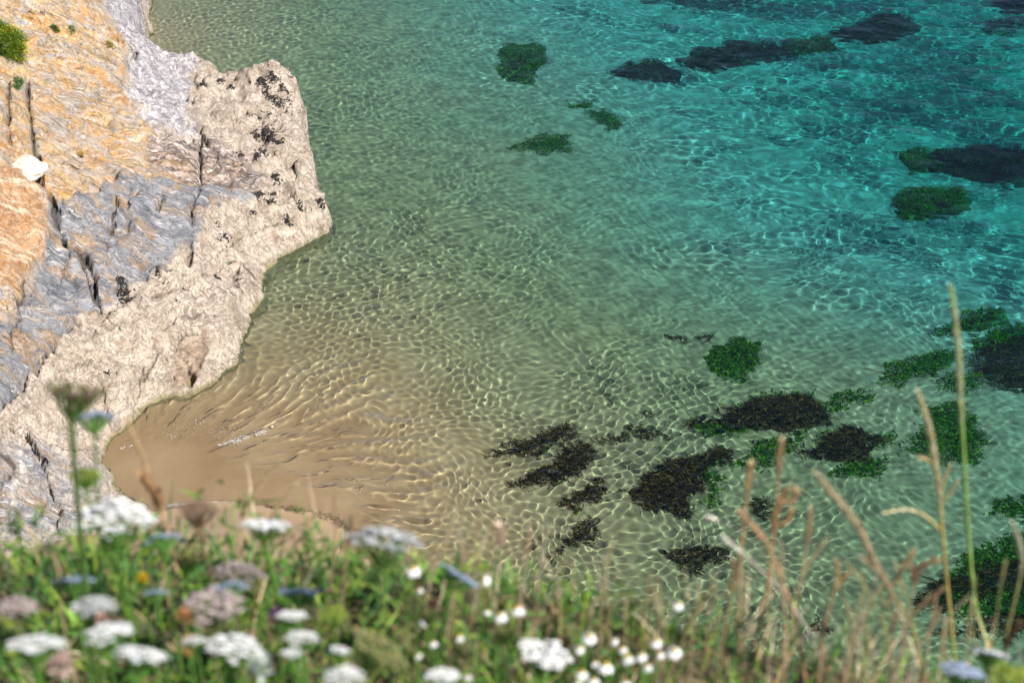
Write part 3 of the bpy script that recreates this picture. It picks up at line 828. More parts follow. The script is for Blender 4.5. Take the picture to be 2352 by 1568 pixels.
mus_s = [(506,184,.10),(690,188,.0),(655,215,.16),(652,205,.13),(688,262,.0),(640,255,.14),(648,240,.16),(690,218,.0),(600,268,.20),(612,300,.18),(596,302,.12),(616,318,.2),(627,328,.22),(640,332,.14),(586,310,.12),(605,350,.14),(590,355,.12),(556,358,.10),
 (635,238,.14),(622,222,.12),(605,190,.14),(598,185,.1),(530,200,.08),(630,180,.16),(610,205,.1),(678,380,.06),(632,405,.12),(640,425,.10),(627,445,.09),(595,452,.14),(622,465,.10),(582,490,.07),(510,530,.16),(520,545,.12),(500,540,.1),(290,695,.15),(278,650,.1),(360,625,.08),(410,690,.05),(240,855,.09),(262,850,.07),(250,845,.06),(700,160,.0),(662,505,.06),(548,640,.05),(500,640,.05),(736,460,.09),(690,480,.06)]
Ms = []
T6 = np.array([(1,0,0),(-1,0,0),(0,1,0),(0,-1,0),(0,0,1),(0,0,-1)], float)
F8 = np.array([(0,2,4),(2,1,4),(1,3,4),(3,0,4),(2,0,5),(1,2,5),(3,1,5),(0,3,5)])
for a, b_, r in mus_s:
    if r <= 0: continue
    n = int(30 + 900 * r * r * 4)
    c, q = surf(a, b_, r * .62, n)
    keep_ = fbm(q[:, 0] * 5, q[:, 1] * 5, 400, 2) > -.25
    q = q[keep_]; n = len(q)
    z = rz(q[:, 0], q[:, 1])
    A = rng.random(n) * 6.28
    Rm = np.stack([np.stack([np.cos(A), -np.sin(A), 0 * A], -1), np.stack([np.sin(A), np.cos(A), 0 * A], -1), np.stack([0 * A, 0 * A, 1 + 0 * A], -1)], 1)
    scl = np.c_[rng.uniform(.022, .042, n), rng.uniform(.012, .02, n), rng.uniform(.02, .035, n)]
    v = np.einsum('nij,nkj->nki', Rm, T6[None] * scl[:, None]) + np.c_[q, z + .01][:, None]
    f = F8[None] + (np.arange(n) * 6)[:, None, None]
    cc = np.repeat(pick([(.012,.011,.012),(.02,.016,.015),(.035,.03,.028)], n), 6, 0)
    Ms.append((v.reshape(-1, 3), f.reshape(-1, 3), cc))
V, F, C = join(Ms)
M_MUS = plant_mat('mussel_shell', 0, .45, .2)
o = mesh_obj('mussels', V, F, M_MUS, C)
tag(o, 'black mussels crowded in clusters on the pale barnacled rock', 'mussels', kind='stuff')

def bush(name, label, cat, spots, cols, tips, n_leaf, size, flower=None, fn=0, group=None):
    """spots: (px, py, radius m)"""
    c0 = R_at(spots[0][0], spots[0][1])
    root = empty(name, c0, label, cat, group)
    allb, stems = [], []
    for a, b_, r in spots:
        c = R_at(a, b_)
        n = int(n_leaf * (r / spots[0][2]) ** 2)
        d = unit(rng.normal(size=(n, 3)) * [1, 1, .8] + [.1, -.25, .55])
        lump = .75 + .35 * noise(d[:, 0] * 3 + a, d[:, 1] * 3 + d[:, 2] * 4, 410)
        base = c + d * r * lump[:, None] * rng.uniform(.35, 1.0, (n, 1)) ** .5 * [1, 1, .85]
        g = unit(d + rng.normal(size=(n, 3)) * .7)
        allb.append(strips(base, g, rng.uniform(.6, 1.4, n) * size, rng.uniform(.25, .4, n) * size, 2, rng.normal(size=(n, 3)) * .2, pick(cols, n), pick(tips, n), side=unit(rng.normal(size=(n, 3)))))
        k = 14
        sdv = unit(rng.normal(size=(k, 3)) + [0, 0, 1.0])
        stems.append(strips(np.repeat(c[None], k, 0) - [0, 0, .1], sdv, np.full(k, r * .8), np.full(k, .03), 2, rng.normal(size=(k, 3)) * .2, pick([(.12,.08,.05)], k), pick([(.16,.11,.07)], k), side=unit(rng.normal(size=(k, 3)))))
    V, F, C = join(allb)
    f = mesh_obj('foliage', V, F, M_LEAF, C, parent=root, loc=root.location); f['kind'] = 'stuff'
    V, F, C = join(stems)
    so = mesh_obj('twigs', V, F, M_DRY, C, parent=root, loc=root.location); so['kind'] = 'stuff'
    if flower:
        fl = []
        for a, b_, r in spots:
            c = R_at(a, b_); n = fn
            d = unit(rng.normal(size=(n, 3)) + [.2, -.4, .8])
            base = c + d * r * rng.uniform(.8, 1.05, (n, 1)) * [1, 1, .85]
            fl.append(strips(base, d, np.full(n, size * .6), np.full(n, size * .5), 1, 0 * d, pick([flower], n), pick([flower], n), side=unit(rng.normal(size=(n, 3))), taper=.8))
        V, F, C = join(fl)
        g = mesh_obj('blossoms', V, F, M_PETAL, C, parent=root, loc=root.location); g['kind'] = 'stuff'
    return root
bush('gorse_bush', 'green gorse bush with yellow tips clinging to the ochre cliff at the picture edge', 'bush', [(8,110,.62),(30,95,.42),(25,135,.38),(0,75,.45),(38,118,.28)], [(.04,.10,.012),(.07,.16,.015),(.025,.06,.012)], [(.16,.28,.02),(.10,.22,.02),(.30,.32,.02)], 5200, .055, (.55,.45,.02), 260)
bush('cliff_plant', 'small green tuft on the cliff just under the gorse bush', 'plant', [(40,190,.16),(36,202,.12)], [(.05,.11,.03)], [(.13,.24,.06)], 500, .05)
bush('cliff_plant', 'dark green cushion plant on the ochre ledge near the top of the cliff', 'plant', [(120,64,.14),(128,69,.11)], [(.03,.07,.015)], [(.09,.17,.03)], 420, .045)
bush('cliff_plant', 'tiny green plant beside the dark cushion on the ochre ledge', 'plant', [(162,66,.11),(167,73,.08)], [(.05,.11,.02)], [(.15,.24,.03)], 260, .04, (.5,.4,.03), 20)
bush('cliff_plant', 'flat yellow flowering plant at the rim of the ochre ledge', 'plant', [(247,102,.14),(254,106,.11)], [(.14,.13,.03)], [(.40,.33,.03)], 300, .035, (.6,.45,.02), 80)
bush('lichen_cushion', 'small yellow lichen cushion amid the broken ochre layers', 'lichen', [(186,352,.10)], [(.35,.28,.03)], [(.6,.45,.03)], 200, .03)

# overexposed bright patch of the cliff on the left, added as a pale boulder
def boulder(name, c, r, seed, mat, sub=4):
    import bmesh
    bm = bmesh.new()
    bmesh.ops.create_icosphere(bm, subdivisions=sub, radius=1)
    for v in bm.verts:
        p = v.co
        k = 1 + .26 * float(noise(p.x * 1.6 + seed, p.y * 1.6 + p.z * 1.3, seed)) + .07 * float(noise(p.x * 5 + seed, p.y * 5 + p.z * 4, seed + 1)) + .03 * float(noise(p.x * 13, p.y * 13 + p.z * 11, seed + 2))
        v.co = Vector((p.x * r[0] * k, p.y * r[1] * k, p.z * r[2] * k))
    me = bpy.data.meshes.new(name); bm.to_mesh(me); bm.free()
    for pl in me.polygons: pl.use_smooth = True
    me.materials.append(mat)
    o = bpy.data.objects.new(name, me); COL.objects.link(o); o.location = [float(x) for x in c]
    return o
m, nt, b = new_mat('pale_quartz')
tc = N(nt, 'ShaderNodeTexCoord')
nn = tex_noise(nt, tc.outputs['Object'], 9, 6, .7)
L(nt, mixc(nt, ramp(nt, nn, .42, .62), (.62, .60, .56), (.44, .35, .26)), b.inputs['Base Color'])
bp = N(nt, 'ShaderNodeBump'); bp.inputs['Distance'].default_value = .04; L(nt, nn, bp.inputs['Height']); L(nt, bp.outputs[0], b.inputs['Normal'])
b.inputs['Roughness'].default_value = .8
cc = R_at(52, 385)
o = boulder('bright_patch_boulder', cc + [0, .12, -.12], (.46, .60, .20), 8, m)
tag(o, 'overexposed patch of white quartz, shaped as a boulder, in the ochre cliff at the left edge', 'boulder')

# ------------------------------------------------------------------ foam, shell grit and drifting twigs
def blobs(path, spread, n, r0, r1, z=0.0):
    pts_ = np.array([P(a, b_, z) for a, b_ in path])
    seg = rng.random(n) * (len(pts_) - 1)
    i = seg.astype(int); t = (seg - i)[:, None]
    c = pts_[i] * (1 - t) + pts_[i + 1] * t
    w = np.sin(np.pi * seg / (len(pts_) - 1)) ** .5
    c[:, :2] += rng.normal(size=(n, 2)) * spread * w[:, None] * [1, 1.4]
    keep_ = noise(c[:, 0] * 6, c[:, 1] * 6, 420) > -.35
    c = c[keep_]; n = len(c)
    s = rng.uniform(r0, r1, n)
    v = T6[None] * (s[:, None, None] * [1, 1, .5]) + c[:, None]
    f = F8[None] + (np.arange(n) * 6)[:, None, None]
    return v.reshape(-1, 3), f.reshape(-1, 3), np.full((n * 6, 3), .8)
V, F, C = join([blobs([(500,1022),(540,1012),(575,1000),(605,990),(628,978)], .045, 700, .004, .011, .02), blobs([(276,1030),(300,1022),(320,1012)], .03, 150, .004, .010, .01),
    blobs([(480,990),(530,985),(560,975)], .12, 60, .006, .012, .01), blobs([(390,1000),(440,985),(470,960)], .25, 70, .006, .013, .01),
    blobs([(375,1160),(420,1158),(500,1152)], .025, 180, .005, .012, .0), blobs([(500,1152),(560,1158),(600,1163)], .03, 160, .005, .012, .0), blobs([(640,1275),(680,1285),(700,1300)], .12, 50, .005, .01, .0),
    blobs([(500,865),(540,830),(566,790)], .06, 120, .006, .014, .005), blobs([(820,1130),(900,1120)], .3, 16, .008, .014, .01), blobs([(770,1290),(765,1320),(755,1345)], .03, 90, .005, .012, .0)])
o = mesh_obj('sea_foam', V, F, M_PETAL, C)
tag(o, 'white flecks of foam where the thin wash runs up the sand', 'foam', kind='stuff')
GR = [(.10,.065,.035),(.18,.12,.07),(.30,.22,.14),(.06,.04,.025)]
g = [blobs([(600,1160),(680,1170),(720,1182),(770,1197),(805,1212)], .07, 900, .006, .016, .01), blobs([(700,1180),(745,1195),(790,1208)], .09, 500, .008, .02, .01), blobs([(800,1212),(830,1222),(870,1240)], .05, 260, .006, .013, .005), blobs([(745,1225),(775,1245),(790,1258)], .03, 130, .005, .011, .01)]
V, F, C = join(g)
C = np.repeat(pick(GR, len(V) // 6), 6, 0)
V[:, 2] = np.maximum(V[:, 2], 0.0)
o = mesh_obj('shell_grit', V, F, M_DRY, C)
tag(o, 'line of brown shell grit left at the edge of the wash', 'grit', kind='stuff')
tw = [((1550,1222),(1583,1227),'thin dark twig floating left of the pale sprig'),((1828,1172),(1851,1187),'thin twig drifting beside the faint weed patch'),((1978,846),(2050,862),'long hair-thin twig floating above the green algae streak'),((2250,983),(2290,975),'thin dark twig afloat left of the short straw spike')]
for a, b_, lb in tw:
    p, q = P(*a, .015), P(*b_, .015)
    k = 9
    pts_ = p + (q - p) * np.linspace(0, 1, k)[:, None]
    pts_[:, 1] += .05 * np.sin(np.linspace(0, 3, k)) ; 
    d = unit(q - p)
    ring = [np.array([np.cos(t), np.sin(t)]) for t in np.linspace(0, 2 * math.pi, 5)[:-1]]
    sdv = unit(np.cross(d, [0, 0, 1.0]))
    V = np.array([pt + (sdv * r_[0] + np.array([0, 0, 1]) * r_[1]) * .009 for pt in pts_ for r_ in ring])
    F = np.array([(i * 4 + j, i * 4 + (j + 1) % 4, i * 4 + 4 + (j + 1) % 4, i * 4 + 4 + j) for i in range(k - 1) for j in range(4)])
    o = mesh_obj('drifting_twig', V, F, M_DRY, np.full((len(V), 3), (.03, .02, .012)), loc=p)
    o.location = [float(x) for x in p]
    tag(o, lb, 'twig', 'twigs drifting on the water')

# ------------------------------------------------------------------ cliff top meadow
GZ = 20.62
def crest_y(x):
    return 1.565 - 0.10 * np.clip((x + .05) / .45, -1, 1.2) + .03 * noise(x * 3, 0 * x, 500)
def ground_z(x, y):
    c = crest_y(x)
    over = np.clip(y - c, 0, None)
    return GZ + .012 * noise(x * 9, y * 9, 501) + .03 * noise(x * 2.5, y * 2.5, 502) + .015 * np.clip(c - y, 0, 1.5) - over * 1.5 - 1.0 * over ** 2 * np.clip(1 - over, .3, 1)
xs = axis(-1.0, 1.0, 110, -28, 28, 22)
ys = np.concatenate([-np.geomspace(14, .3, 12), np.linspace(.0, 2.2, 110), 2.2 + np.geomspace(.05, 10.5, 34)])
GX, GY = np.meshgrid(xs, ys)
GZm = ground_z(GX, np.clip(GY, None, 2.2))
face = np.clip(GY - 2.2, 0, None)
top = ground_z(GX, 0 * GX + 2.2)
GZm = np.where(GY > 2.2, top - face * 2.05 - .35 * fbm(GX * .8, GY * 1.2, 505, 4) * np.clip(face, 0, 1), GZm)
GZm = np.maximum(GZm, -1.5)
m, nt, b = new_mat('cliff_earth')
tc = N(nt, 'ShaderNodeTexCoord'); ob = tc.outputs['Object']
geo = N(nt, 'ShaderNodeNewGeometry'); sx = N(nt, 'ShaderNodeSeparateXYZ'); L(nt, geo.outputs['Position'], sx.inputs[0])
e1 = mixc(nt, ramp(nt, tex_noise(nt, ob, 14, 5), .4, .6), (.05, .038, .02), (.10, .085, .035))
e2 = mixc(nt, ramp(nt, tex_noise(nt, ob, 1.5, 6, .7), .4, .6), (.30, .22, .14), (.42, .34, .25))
L(nt, mixc(nt, ramp(nt, sx.outputs[2], 20.3, 19.6), e1, e2), b.inputs['Base Color'])
b.inputs['Roughness'].default_value = .95
o = mesh_obj('cliff_top_ground', np.stack([GX, GY, GZm], -1), gridF(len(xs), len(ys)), m)
tag(o, kind='structure')

def gz(x, y):
    return float(ground_z(np.array(float(x)), np.array(float(y))))

# ---- grass and leaves that cover the ground (nobody could count them)
def scatter(n, x0, x1, y0, y1):
    return np.c_[rng.uniform(x0, x1, n), rng.uniform(y0, y1, n)]
def on_ground(q):
    return np.c_[q, ground_z(q[:, 0], q[:, 1]) - .01]
WIND = np.array([.15, -.05, 0])
def mass(name, label, n, y0, y1, ln, wd, cols, tips, segs=4, lean=.35, droop=.5, dens=None, mat=None, cat='grass', x0=-1.15, x1=1.25, taper=.12):
    q = scatter(n, x0, x1, y0, y1)
    over = q[:, 1] - crest_y(q[:, 0])
    ok = over < .16
    if dens is not None: ok &= rng.random(n) < dens(q[:, 0], q[:, 1])
    q = q[ok]; n = len(q)
    base = on_ground(q)
    d = unit(rng.normal(size=(n, 3)) * [lean, lean, .1] + [0, .05, 1] + WIND)
    lf = rng.uniform(ln[0], ln[1], n)
    V, F, C = strips(base, d, lf, rng.uniform(wd[0], wd[1], n), segs, np.c_[rng.normal(size=(n, 2)) * droop * .7, -rng.uniform(0, droop, n)], pick(cols, n), pick(tips, n), side=unit(rng.normal(size=(n, 3)) * [1, 1, .2]), taper=taper)
    o = mesh_obj(name, V, F, mat or M_LEAF, C)
    tag(o, label, cat, kind='stuff')
    return o
left = lambda x, y: sstep(.45, -.35, x)
right = lambda x, y: sstep(-.1, .35, x)
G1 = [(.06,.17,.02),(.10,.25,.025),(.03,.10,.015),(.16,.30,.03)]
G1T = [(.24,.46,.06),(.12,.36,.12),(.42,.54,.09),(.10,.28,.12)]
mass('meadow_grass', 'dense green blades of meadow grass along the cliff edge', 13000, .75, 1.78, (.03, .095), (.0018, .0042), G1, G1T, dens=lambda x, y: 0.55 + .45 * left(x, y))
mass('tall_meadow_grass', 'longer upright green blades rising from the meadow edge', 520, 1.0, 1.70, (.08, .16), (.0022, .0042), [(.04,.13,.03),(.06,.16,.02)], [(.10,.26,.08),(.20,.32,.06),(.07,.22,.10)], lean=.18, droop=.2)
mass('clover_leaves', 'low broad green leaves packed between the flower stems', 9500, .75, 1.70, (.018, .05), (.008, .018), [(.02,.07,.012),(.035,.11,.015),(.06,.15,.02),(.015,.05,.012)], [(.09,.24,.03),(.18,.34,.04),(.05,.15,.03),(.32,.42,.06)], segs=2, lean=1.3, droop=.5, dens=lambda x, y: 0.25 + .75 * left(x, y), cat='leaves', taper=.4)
mass('yellow_green_stems', 'yellow-green branching stems between the flowers', 900, .8, 1.65, (.05, .11), (.0022, .0040), [(.15,.24,.03)], [(.35,.42,.06),(.22,.34,.05),(.42,.44,.10)], lean=.5, droop=.3, dens=lambda x, y: 0.3 + .7 * left(x, y))
mass('dry_grass', 'bleached straw and dead stems tangled through the meadow edge', 6500, .8, 1.78, (.04, .14), (.0012, .0030), [(.36,.25,.14),(.26,.16,.08),(.46,.36,.23)], [(.62,.48,.32),(.42,.26,.15),(.70,.60,.46)], lean=.55, droop=.3, dens=lambda x, y: 0.30 + .70 * right(x, y), mat=M_DRY)
mass('rust_brown_leaves', 'withered orange-brown leaves and sepals low in the meadow', 1500, .8, 1.70, (.010, .028), (.005, .011), [(.30,.13,.05),(.42,.22,.10),(.20,.07,.03)], [(.50,.26,.12),(.35,.12,.06)], segs=2, lean=1.2, droop=.3, mat=M_DRY, cat='leaves', taper=.5)

for xa, xb in ((-3.6, -1.1), (1.2, 3.8)):
    mass('meadow_grass', 'green meadow grass continuing along the cliff edge beside the flowers', 9000, .5, 1.85, (.04, .12), (.003, .006), G1, G1T, x0=xa, x1=xb, segs=3)
    mass('dry_grass', 'straw coloured grass continuing along the cliff edge beside the flowers', 5000, .5, 1.85, (.06, .16), (.002, .004), [(.36,.25,.14),(.26,.16,.08)], [(.62,.48,.32),(.42,.26,.15)], x0=xa, x1=xb, segs=3, mat=M_DRY)
# lift a share of leaves to flower height on the left so the bank has depth
def mound(n, ztop, cols, tips, ln, wd, name, label, xr, yr):
    q = scatter(n, *xr, *yr)
    gzv = ground_z(q[:, 0], q[:, 1])
    hh = rng.uniform(0, 1, n) ** 1.2 * ztop * (.6 + .5 * noise(q[:, 0] * 6, q[:, 1] * 6, 510))
    ok = (hh > .005) & (q[:, 1] < crest_y(q[:, 0]) + .12)
    q, gzv, hh = q[ok], gzv[ok], hh[ok]; n = len(q)
    base = np.c_[q, gzv + hh]
    d = unit(rng.normal(size=(n, 3)) + [0, -.3, .6])
    V, F, C = strips(base, d, rng.uniform(*ln, n), rng.uniform(*wd, n), 2, rng.normal(size=(n, 3)) * .3, pick(cols, n), pick(tips, n), side=unit(rng.normal(size=(n, 3))), taper=.3)
    o = mesh_obj(name, V, F, M_LEAF, C); tag(o, label, 'leaves', kind='stuff')
mound(6500, .13, [(.02,.06,.012),(.03,.10,.015),(.05,.12,.02)], [(.07,.18,.03),(.14,.26,.04),(.25,.32,.06)], (.010, .028), (.0035, .009), 'ferny_leaves', 'finely cut green leaves filling the space under the white umbels', (-.95, .15), (.8, 1.75))

# ------------------------------------------------------------------ stems, umbels, daisies and seed heads
def tube(pts_, rad, sides=6, cols=None):
    pts_ = np.asarray(pts_, float); n = len(pts_)
    t = unit(np.gradient(pts_, axis=0))
    ref = np.array([1.0, 0.1, 0.05])
    a = unit(np.cross(t, ref)); b_ = np.cross(t, a)
    th = np.linspace(0, 2 * math.pi, sides + 1)[:-1]
    rad = np.broadcast_to(np.asarray(rad, float), (n,))
    V = (pts_[:, None] + rad[:, None, None] * (a[:, None] * np.cos(th)[None, :, None] + b_[:, None] * np.sin(th)[None, :, None])).reshape(-1, 3)
    i = np.arange(n - 1)[:, None] * sides; j = np.arange(sides)[None]
    F = np.stack([i + j, i + (j + 1) % sides, i + sides + (j + 1) % sides, i + sides + j], -1).reshape(-1, 4)
    C = np.repeat(np.broadcast_to(np.asarray(cols, float), (n, 3)), sides, 0)
    return V, F, C

def spline(ctrl, n):
    ctrl = np.asarray(ctrl, float)
    d = np.r_[0, np.cumsum(np.linalg.norm(np.diff(ctrl, axis=0), axis=1))]
    t = np.linspace(0, d[-1], n)
    lin = np.stack([np.interp(t, d, ctrl[:, k]) for k in range(3)], 1)
    for _ in range(max(1, n // 10)):
        lin[1:-1] = (lin[:-2] + 2 * lin[1:-1] + lin[2:]) / 4
    return lin

def to_ground(p, lean=(0, 0)):
    """a control path from a flower head down to the turf"""
    x, y = p[0] + lean[0], p[1] + lean[1]
    return np.array([x, y, gz(x, y) - .02])

def umbel(px, py, w, y0, label, kind='white', tilt=(0, 0), lean=(0, 0), flat=.16, name='wild_carrot', stem_r=.0016):
    c = V_at(px, py, y0)
    depth = c[1] * CP + (H - c[2]) * SP
    R = w / FPX * depth / 2
    ax = unit(np.array([tilt[0], tilt[1] + .62, 1.0]))
    u_ = unit(np.cross(ax, [0, 1, .01])); v_ = np.cross(ax, u_)
    base = to_ground(c, lean)
    root = empty(name, base, label, 'flower', 'wild carrot heads in the meadow')
    neck = c - ax * R * (.9 if kind != 'cup' else .6)
    stem = spline([base, base * .45 + neck * .55 + [0, 0, .0] + np.array([lean[0], lean[1], 0]) * .2, neck], 16)
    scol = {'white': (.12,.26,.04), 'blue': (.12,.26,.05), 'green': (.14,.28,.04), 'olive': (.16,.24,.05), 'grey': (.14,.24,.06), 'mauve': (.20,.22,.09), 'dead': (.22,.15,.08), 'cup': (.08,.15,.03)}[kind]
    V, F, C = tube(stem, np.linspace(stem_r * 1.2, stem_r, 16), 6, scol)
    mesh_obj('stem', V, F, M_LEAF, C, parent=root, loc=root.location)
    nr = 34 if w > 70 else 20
    pal = {'white': ([(.78,.78,.76),(.68,.69,.71),(.82,.82,.80)], .05), 'blue': ([(.40,.47,.62),(.33,.41,.58),(.52,.58,.70)], .08), 'grey': ([(.42,.43,.43),(.32,.34,.33),(.52,.52,.52)], .15), 'mauve': ([(.36,.29,.29),(.27,.21,.21),(.44,.37,.34)], .15),  # blue: white petals tinted bluish, sky-lit shade put into their colour
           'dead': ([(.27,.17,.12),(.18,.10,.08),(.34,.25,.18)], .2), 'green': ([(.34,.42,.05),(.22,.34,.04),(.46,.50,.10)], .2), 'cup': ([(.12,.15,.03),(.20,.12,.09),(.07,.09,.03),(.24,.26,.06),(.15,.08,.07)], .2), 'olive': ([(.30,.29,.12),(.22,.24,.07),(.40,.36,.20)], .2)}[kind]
    rays_, flo = [], []
    for i in range(nr):
        rr = math.sqrt((i + .5) / nr); a = i * 2.39996 + rng.random() * .3
        rad = rr * R * (.93 + .1 * rng.random())
        if kind == 'cup':
            zz = R * (.10 + .50 * rr ** 1.5) * (1 + .1 * rng.normal()); rad *= .85
        else:
            zz = flat * R * (1 - rr ** 2) * 1.5 + .05 * R * rng.normal()
        e = c + u_ * rad * math.cos(a) + v_ * rad * math.sin(a) + ax * (zz - .05 * R)
        mid_ = neck * .55 + e * .45 + (e - c) * .12
        rays_.append(tube(np.array([neck, mid_, e]), [.0009, .0007, .0006], 4, scol))
        nf = 14 if kind != 'cup' else 10
        ur = R / math.sqrt(nr) * 1.0
        fu = rng.normal(size=(nf, 2)) * .58
        fc = e + (u_ * fu[:, :1] + v_ * fu[:, 1:]) * ur + ax * (rng.normal(size=(nf, 1)) * .12 * ur - .3 * ur * (fu ** 2).sum(1, keepdims=True))
        s = rng.uniform(.28, .46, nf)[:, None, None] * ur * (1.25 if kind in ('white', 'blue', 'mauve', 'grey') else 1.0)
        v = T6[None] * s
        v = v[..., :1] * u_ + v[..., 1:2] * v_ + v[..., 2:3] * ax * .45
        v = v + fc[:, None]
        f = F8[None] + (np.arange(nf) * 6)[:, None, None]
        flo.append((v.reshape(-1, 3), f.reshape(-1, 3), np.repeat(pick(pal[0], nf, pal[1]), 6, 0)))
    V, F, C = join(rays_)
    mesh_obj('umbel_rays', V, F, M_LEAF, C, parent=root, loc=root.location)
    # bracts
    nb_ = 9
    a = np.arange(nb_) * 2 * math.pi / nb_
    d = unit(u_ * np.cos(a)[:, None] + v_ * np.sin(a)[:, None] - ax * .15)
    V, F, C = strips(np.repeat(neck[None], nb_, 0), d, np.full(nb_, R * .55), np.full(nb_, R * .05), 2, np.repeat(-ax[None] * .3, nb_, 0), np.full((nb_, 3), scol), np.full((nb_, 3), scol), side=np.cross(d, ax))
    mesh_obj('bracts', V, F, M_LEAF, C, parent=root, loc=root.location)
    V, F, C = join(flo)
    o = mesh_obj('florets', V, F, M_PETAL if kind in ('white', 'blue') else M_DRY if kind in ('dead', 'mauve', 'grey') else M_LEAF, C, smooth=False, parent=root, loc=root.location)
    o['kind'] = 'stuff'
    return root, c, u_, v_, ax, R

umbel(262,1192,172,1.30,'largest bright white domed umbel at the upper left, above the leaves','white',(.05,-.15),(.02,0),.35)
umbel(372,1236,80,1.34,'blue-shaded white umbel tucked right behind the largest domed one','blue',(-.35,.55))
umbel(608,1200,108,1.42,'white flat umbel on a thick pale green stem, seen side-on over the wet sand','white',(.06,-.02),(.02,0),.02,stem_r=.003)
umbel(170,1330,88,1.25,'small umbel at the left, upper half shade-tinted blue and lower rim white','blue',(-.1,.25),flat=.1)
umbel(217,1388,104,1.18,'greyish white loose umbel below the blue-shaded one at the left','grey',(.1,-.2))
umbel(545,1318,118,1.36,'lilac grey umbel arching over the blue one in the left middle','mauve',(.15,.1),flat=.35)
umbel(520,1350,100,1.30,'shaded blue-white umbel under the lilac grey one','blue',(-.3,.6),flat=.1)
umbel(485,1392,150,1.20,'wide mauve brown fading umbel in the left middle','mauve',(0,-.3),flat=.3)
umbel(688,1355,96,1.34,'thin flat shade-tinted blue-white umbel seen edge-on, right of the lilac grey one','blue',(.05,.30),flat=.02)
umbel(80,1478,124,1.02,'big white umbel in the bottom left corner with a blue shaded underside','white',(0,-.05),flat=.2)
umbel(248,1452,105,1.08,'loose lilac white umbel just above the long flat white one','white',(-.1,-.25),flat=.25)
umbel(325,1500,116,1.04,'long flat white umbel near the bottom left, tilted right','white',(.25,.0),flat=.12)
umbel(447,1468,60,1.10,'small blue-white umbel touching the left side of a large oval white one','white',(-.1,.15))
umbel(537,1488,132,1.08,'large oval solid white umbel at the bottom on a yellow-green stem','white',(.15,-.12),(0,0),.3,stem_r=.0025)
umbel(693,1465,78,1.15,'white double-lobed umbel right of the large oval one','white',(.05,-.1),flat=.3)
umbel(668,1497,46,1.12,'little round white umbel below the double-lobed one','white',(0,-.2))
umbel(780,1490,48,1.14,'small flat white umbel above the dark shadow at the bottom','white',(.2,0))
umbel(668,1410,72,1.22,'small white umbel with knobbly florets beside a purple bud','white',(.05,-.1),flat=.1)
umbel(790,1552,95,1.02,'bluish white umbel cut by the bottom edge of the meadow, left of centre','white',(0,-.2),flat=.3)
umbel(885,1236,166,1.28,'broad silver grey umbel standing against the wet sand, seen from the side','grey',(.12,-.05),(.0,0),.2,stem_r=.002)
umbel(1057,1320,92,1.36,'shade-tinted slate blue disc-shaped umbel turned away and seen edge-on','blue',(.85,.25),(-.03,0),.05)
r_, c, u_, v_, ax, R = umbel(1252,1497,118,1.22,'tilted white umbel with one dark red floret in its centre','white',(.25,-.38),(.0,0),.12)
V = T6 * R * .11 + (c + ax * R * .22)
mesh_obj('red_centre_floret', V, F8, M_PETAL, np.full((6, 3), (.14,.015,.03)), parent=r_, loc=r_.location)
umbel(1015,1552,82,1.10,'white umbel half hidden at the bottom edge right of the olive seed head','white',(0,-.25),flat=.25)
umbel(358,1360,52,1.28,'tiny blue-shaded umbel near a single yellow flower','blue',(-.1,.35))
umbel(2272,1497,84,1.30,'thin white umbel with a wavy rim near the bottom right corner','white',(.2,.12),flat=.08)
umbel(2210,1540,106,1.20,'shade-tinted bluish white umbel low in the bottom right corner','blue',(.25,-.05),flat=.2)
umbel(215,958,90,1.55,'pale umbel shade-tinted lavender, hanging behind the tall olive seed cup','blue',(-.2,.5),(-.02,0))
umbel(168,925,160,1.22,'tall olive and purple seed cup standing out against the grey rock','cup',(.15,-.1),(-.03,0),stem_r=.0028)
umbel(196,1092,78,1.34,'yellow-green unopened umbel in front of the grey rock, left','green',(0,-.1),(.03,0),.3)
umbel(455,1172,100,1.42,'withered pink-brown seed umbel over the edge of the wet sand','dead',(.05,-.1),(.02,0),.3)
umbel(768,1412,62,1.22,'yellow-green bud cluster left of centre in the meadow','green',(0,-.2),flat=.5)
umbel(870,1490,150,1.04,'long fuzzy olive seed head lying diagonally at the bottom','olive',(.75,-.1),(.02,0),.25)
umbel(1162,1462,82,1.20,'pale green nest-like seed cup topped with brown','cup',(.02,-.05))
umbel(985,1420,74,1.24,'yellow-green and brown seed cup left of the pale green one','cup',(-.1,0))
umbel(1450,1392,52,1.36,'small dark-tipped green seed cup at the meadow rim','cup',(0,0))
umbel(38,1392,92,1.12,'dusky mauve seed umbel at the far left edge','mauve',(.1,-.3),flat=.3)
umbel(430,1290,105,1.38,'dark green shaded umbel behind the blue ones','cup',(.1,-.2))
umbel(2325,1560,120,1.12,'ragged yellow-green seed umbel in the very bottom right corner','green',(.1,-.3),flat=.4)

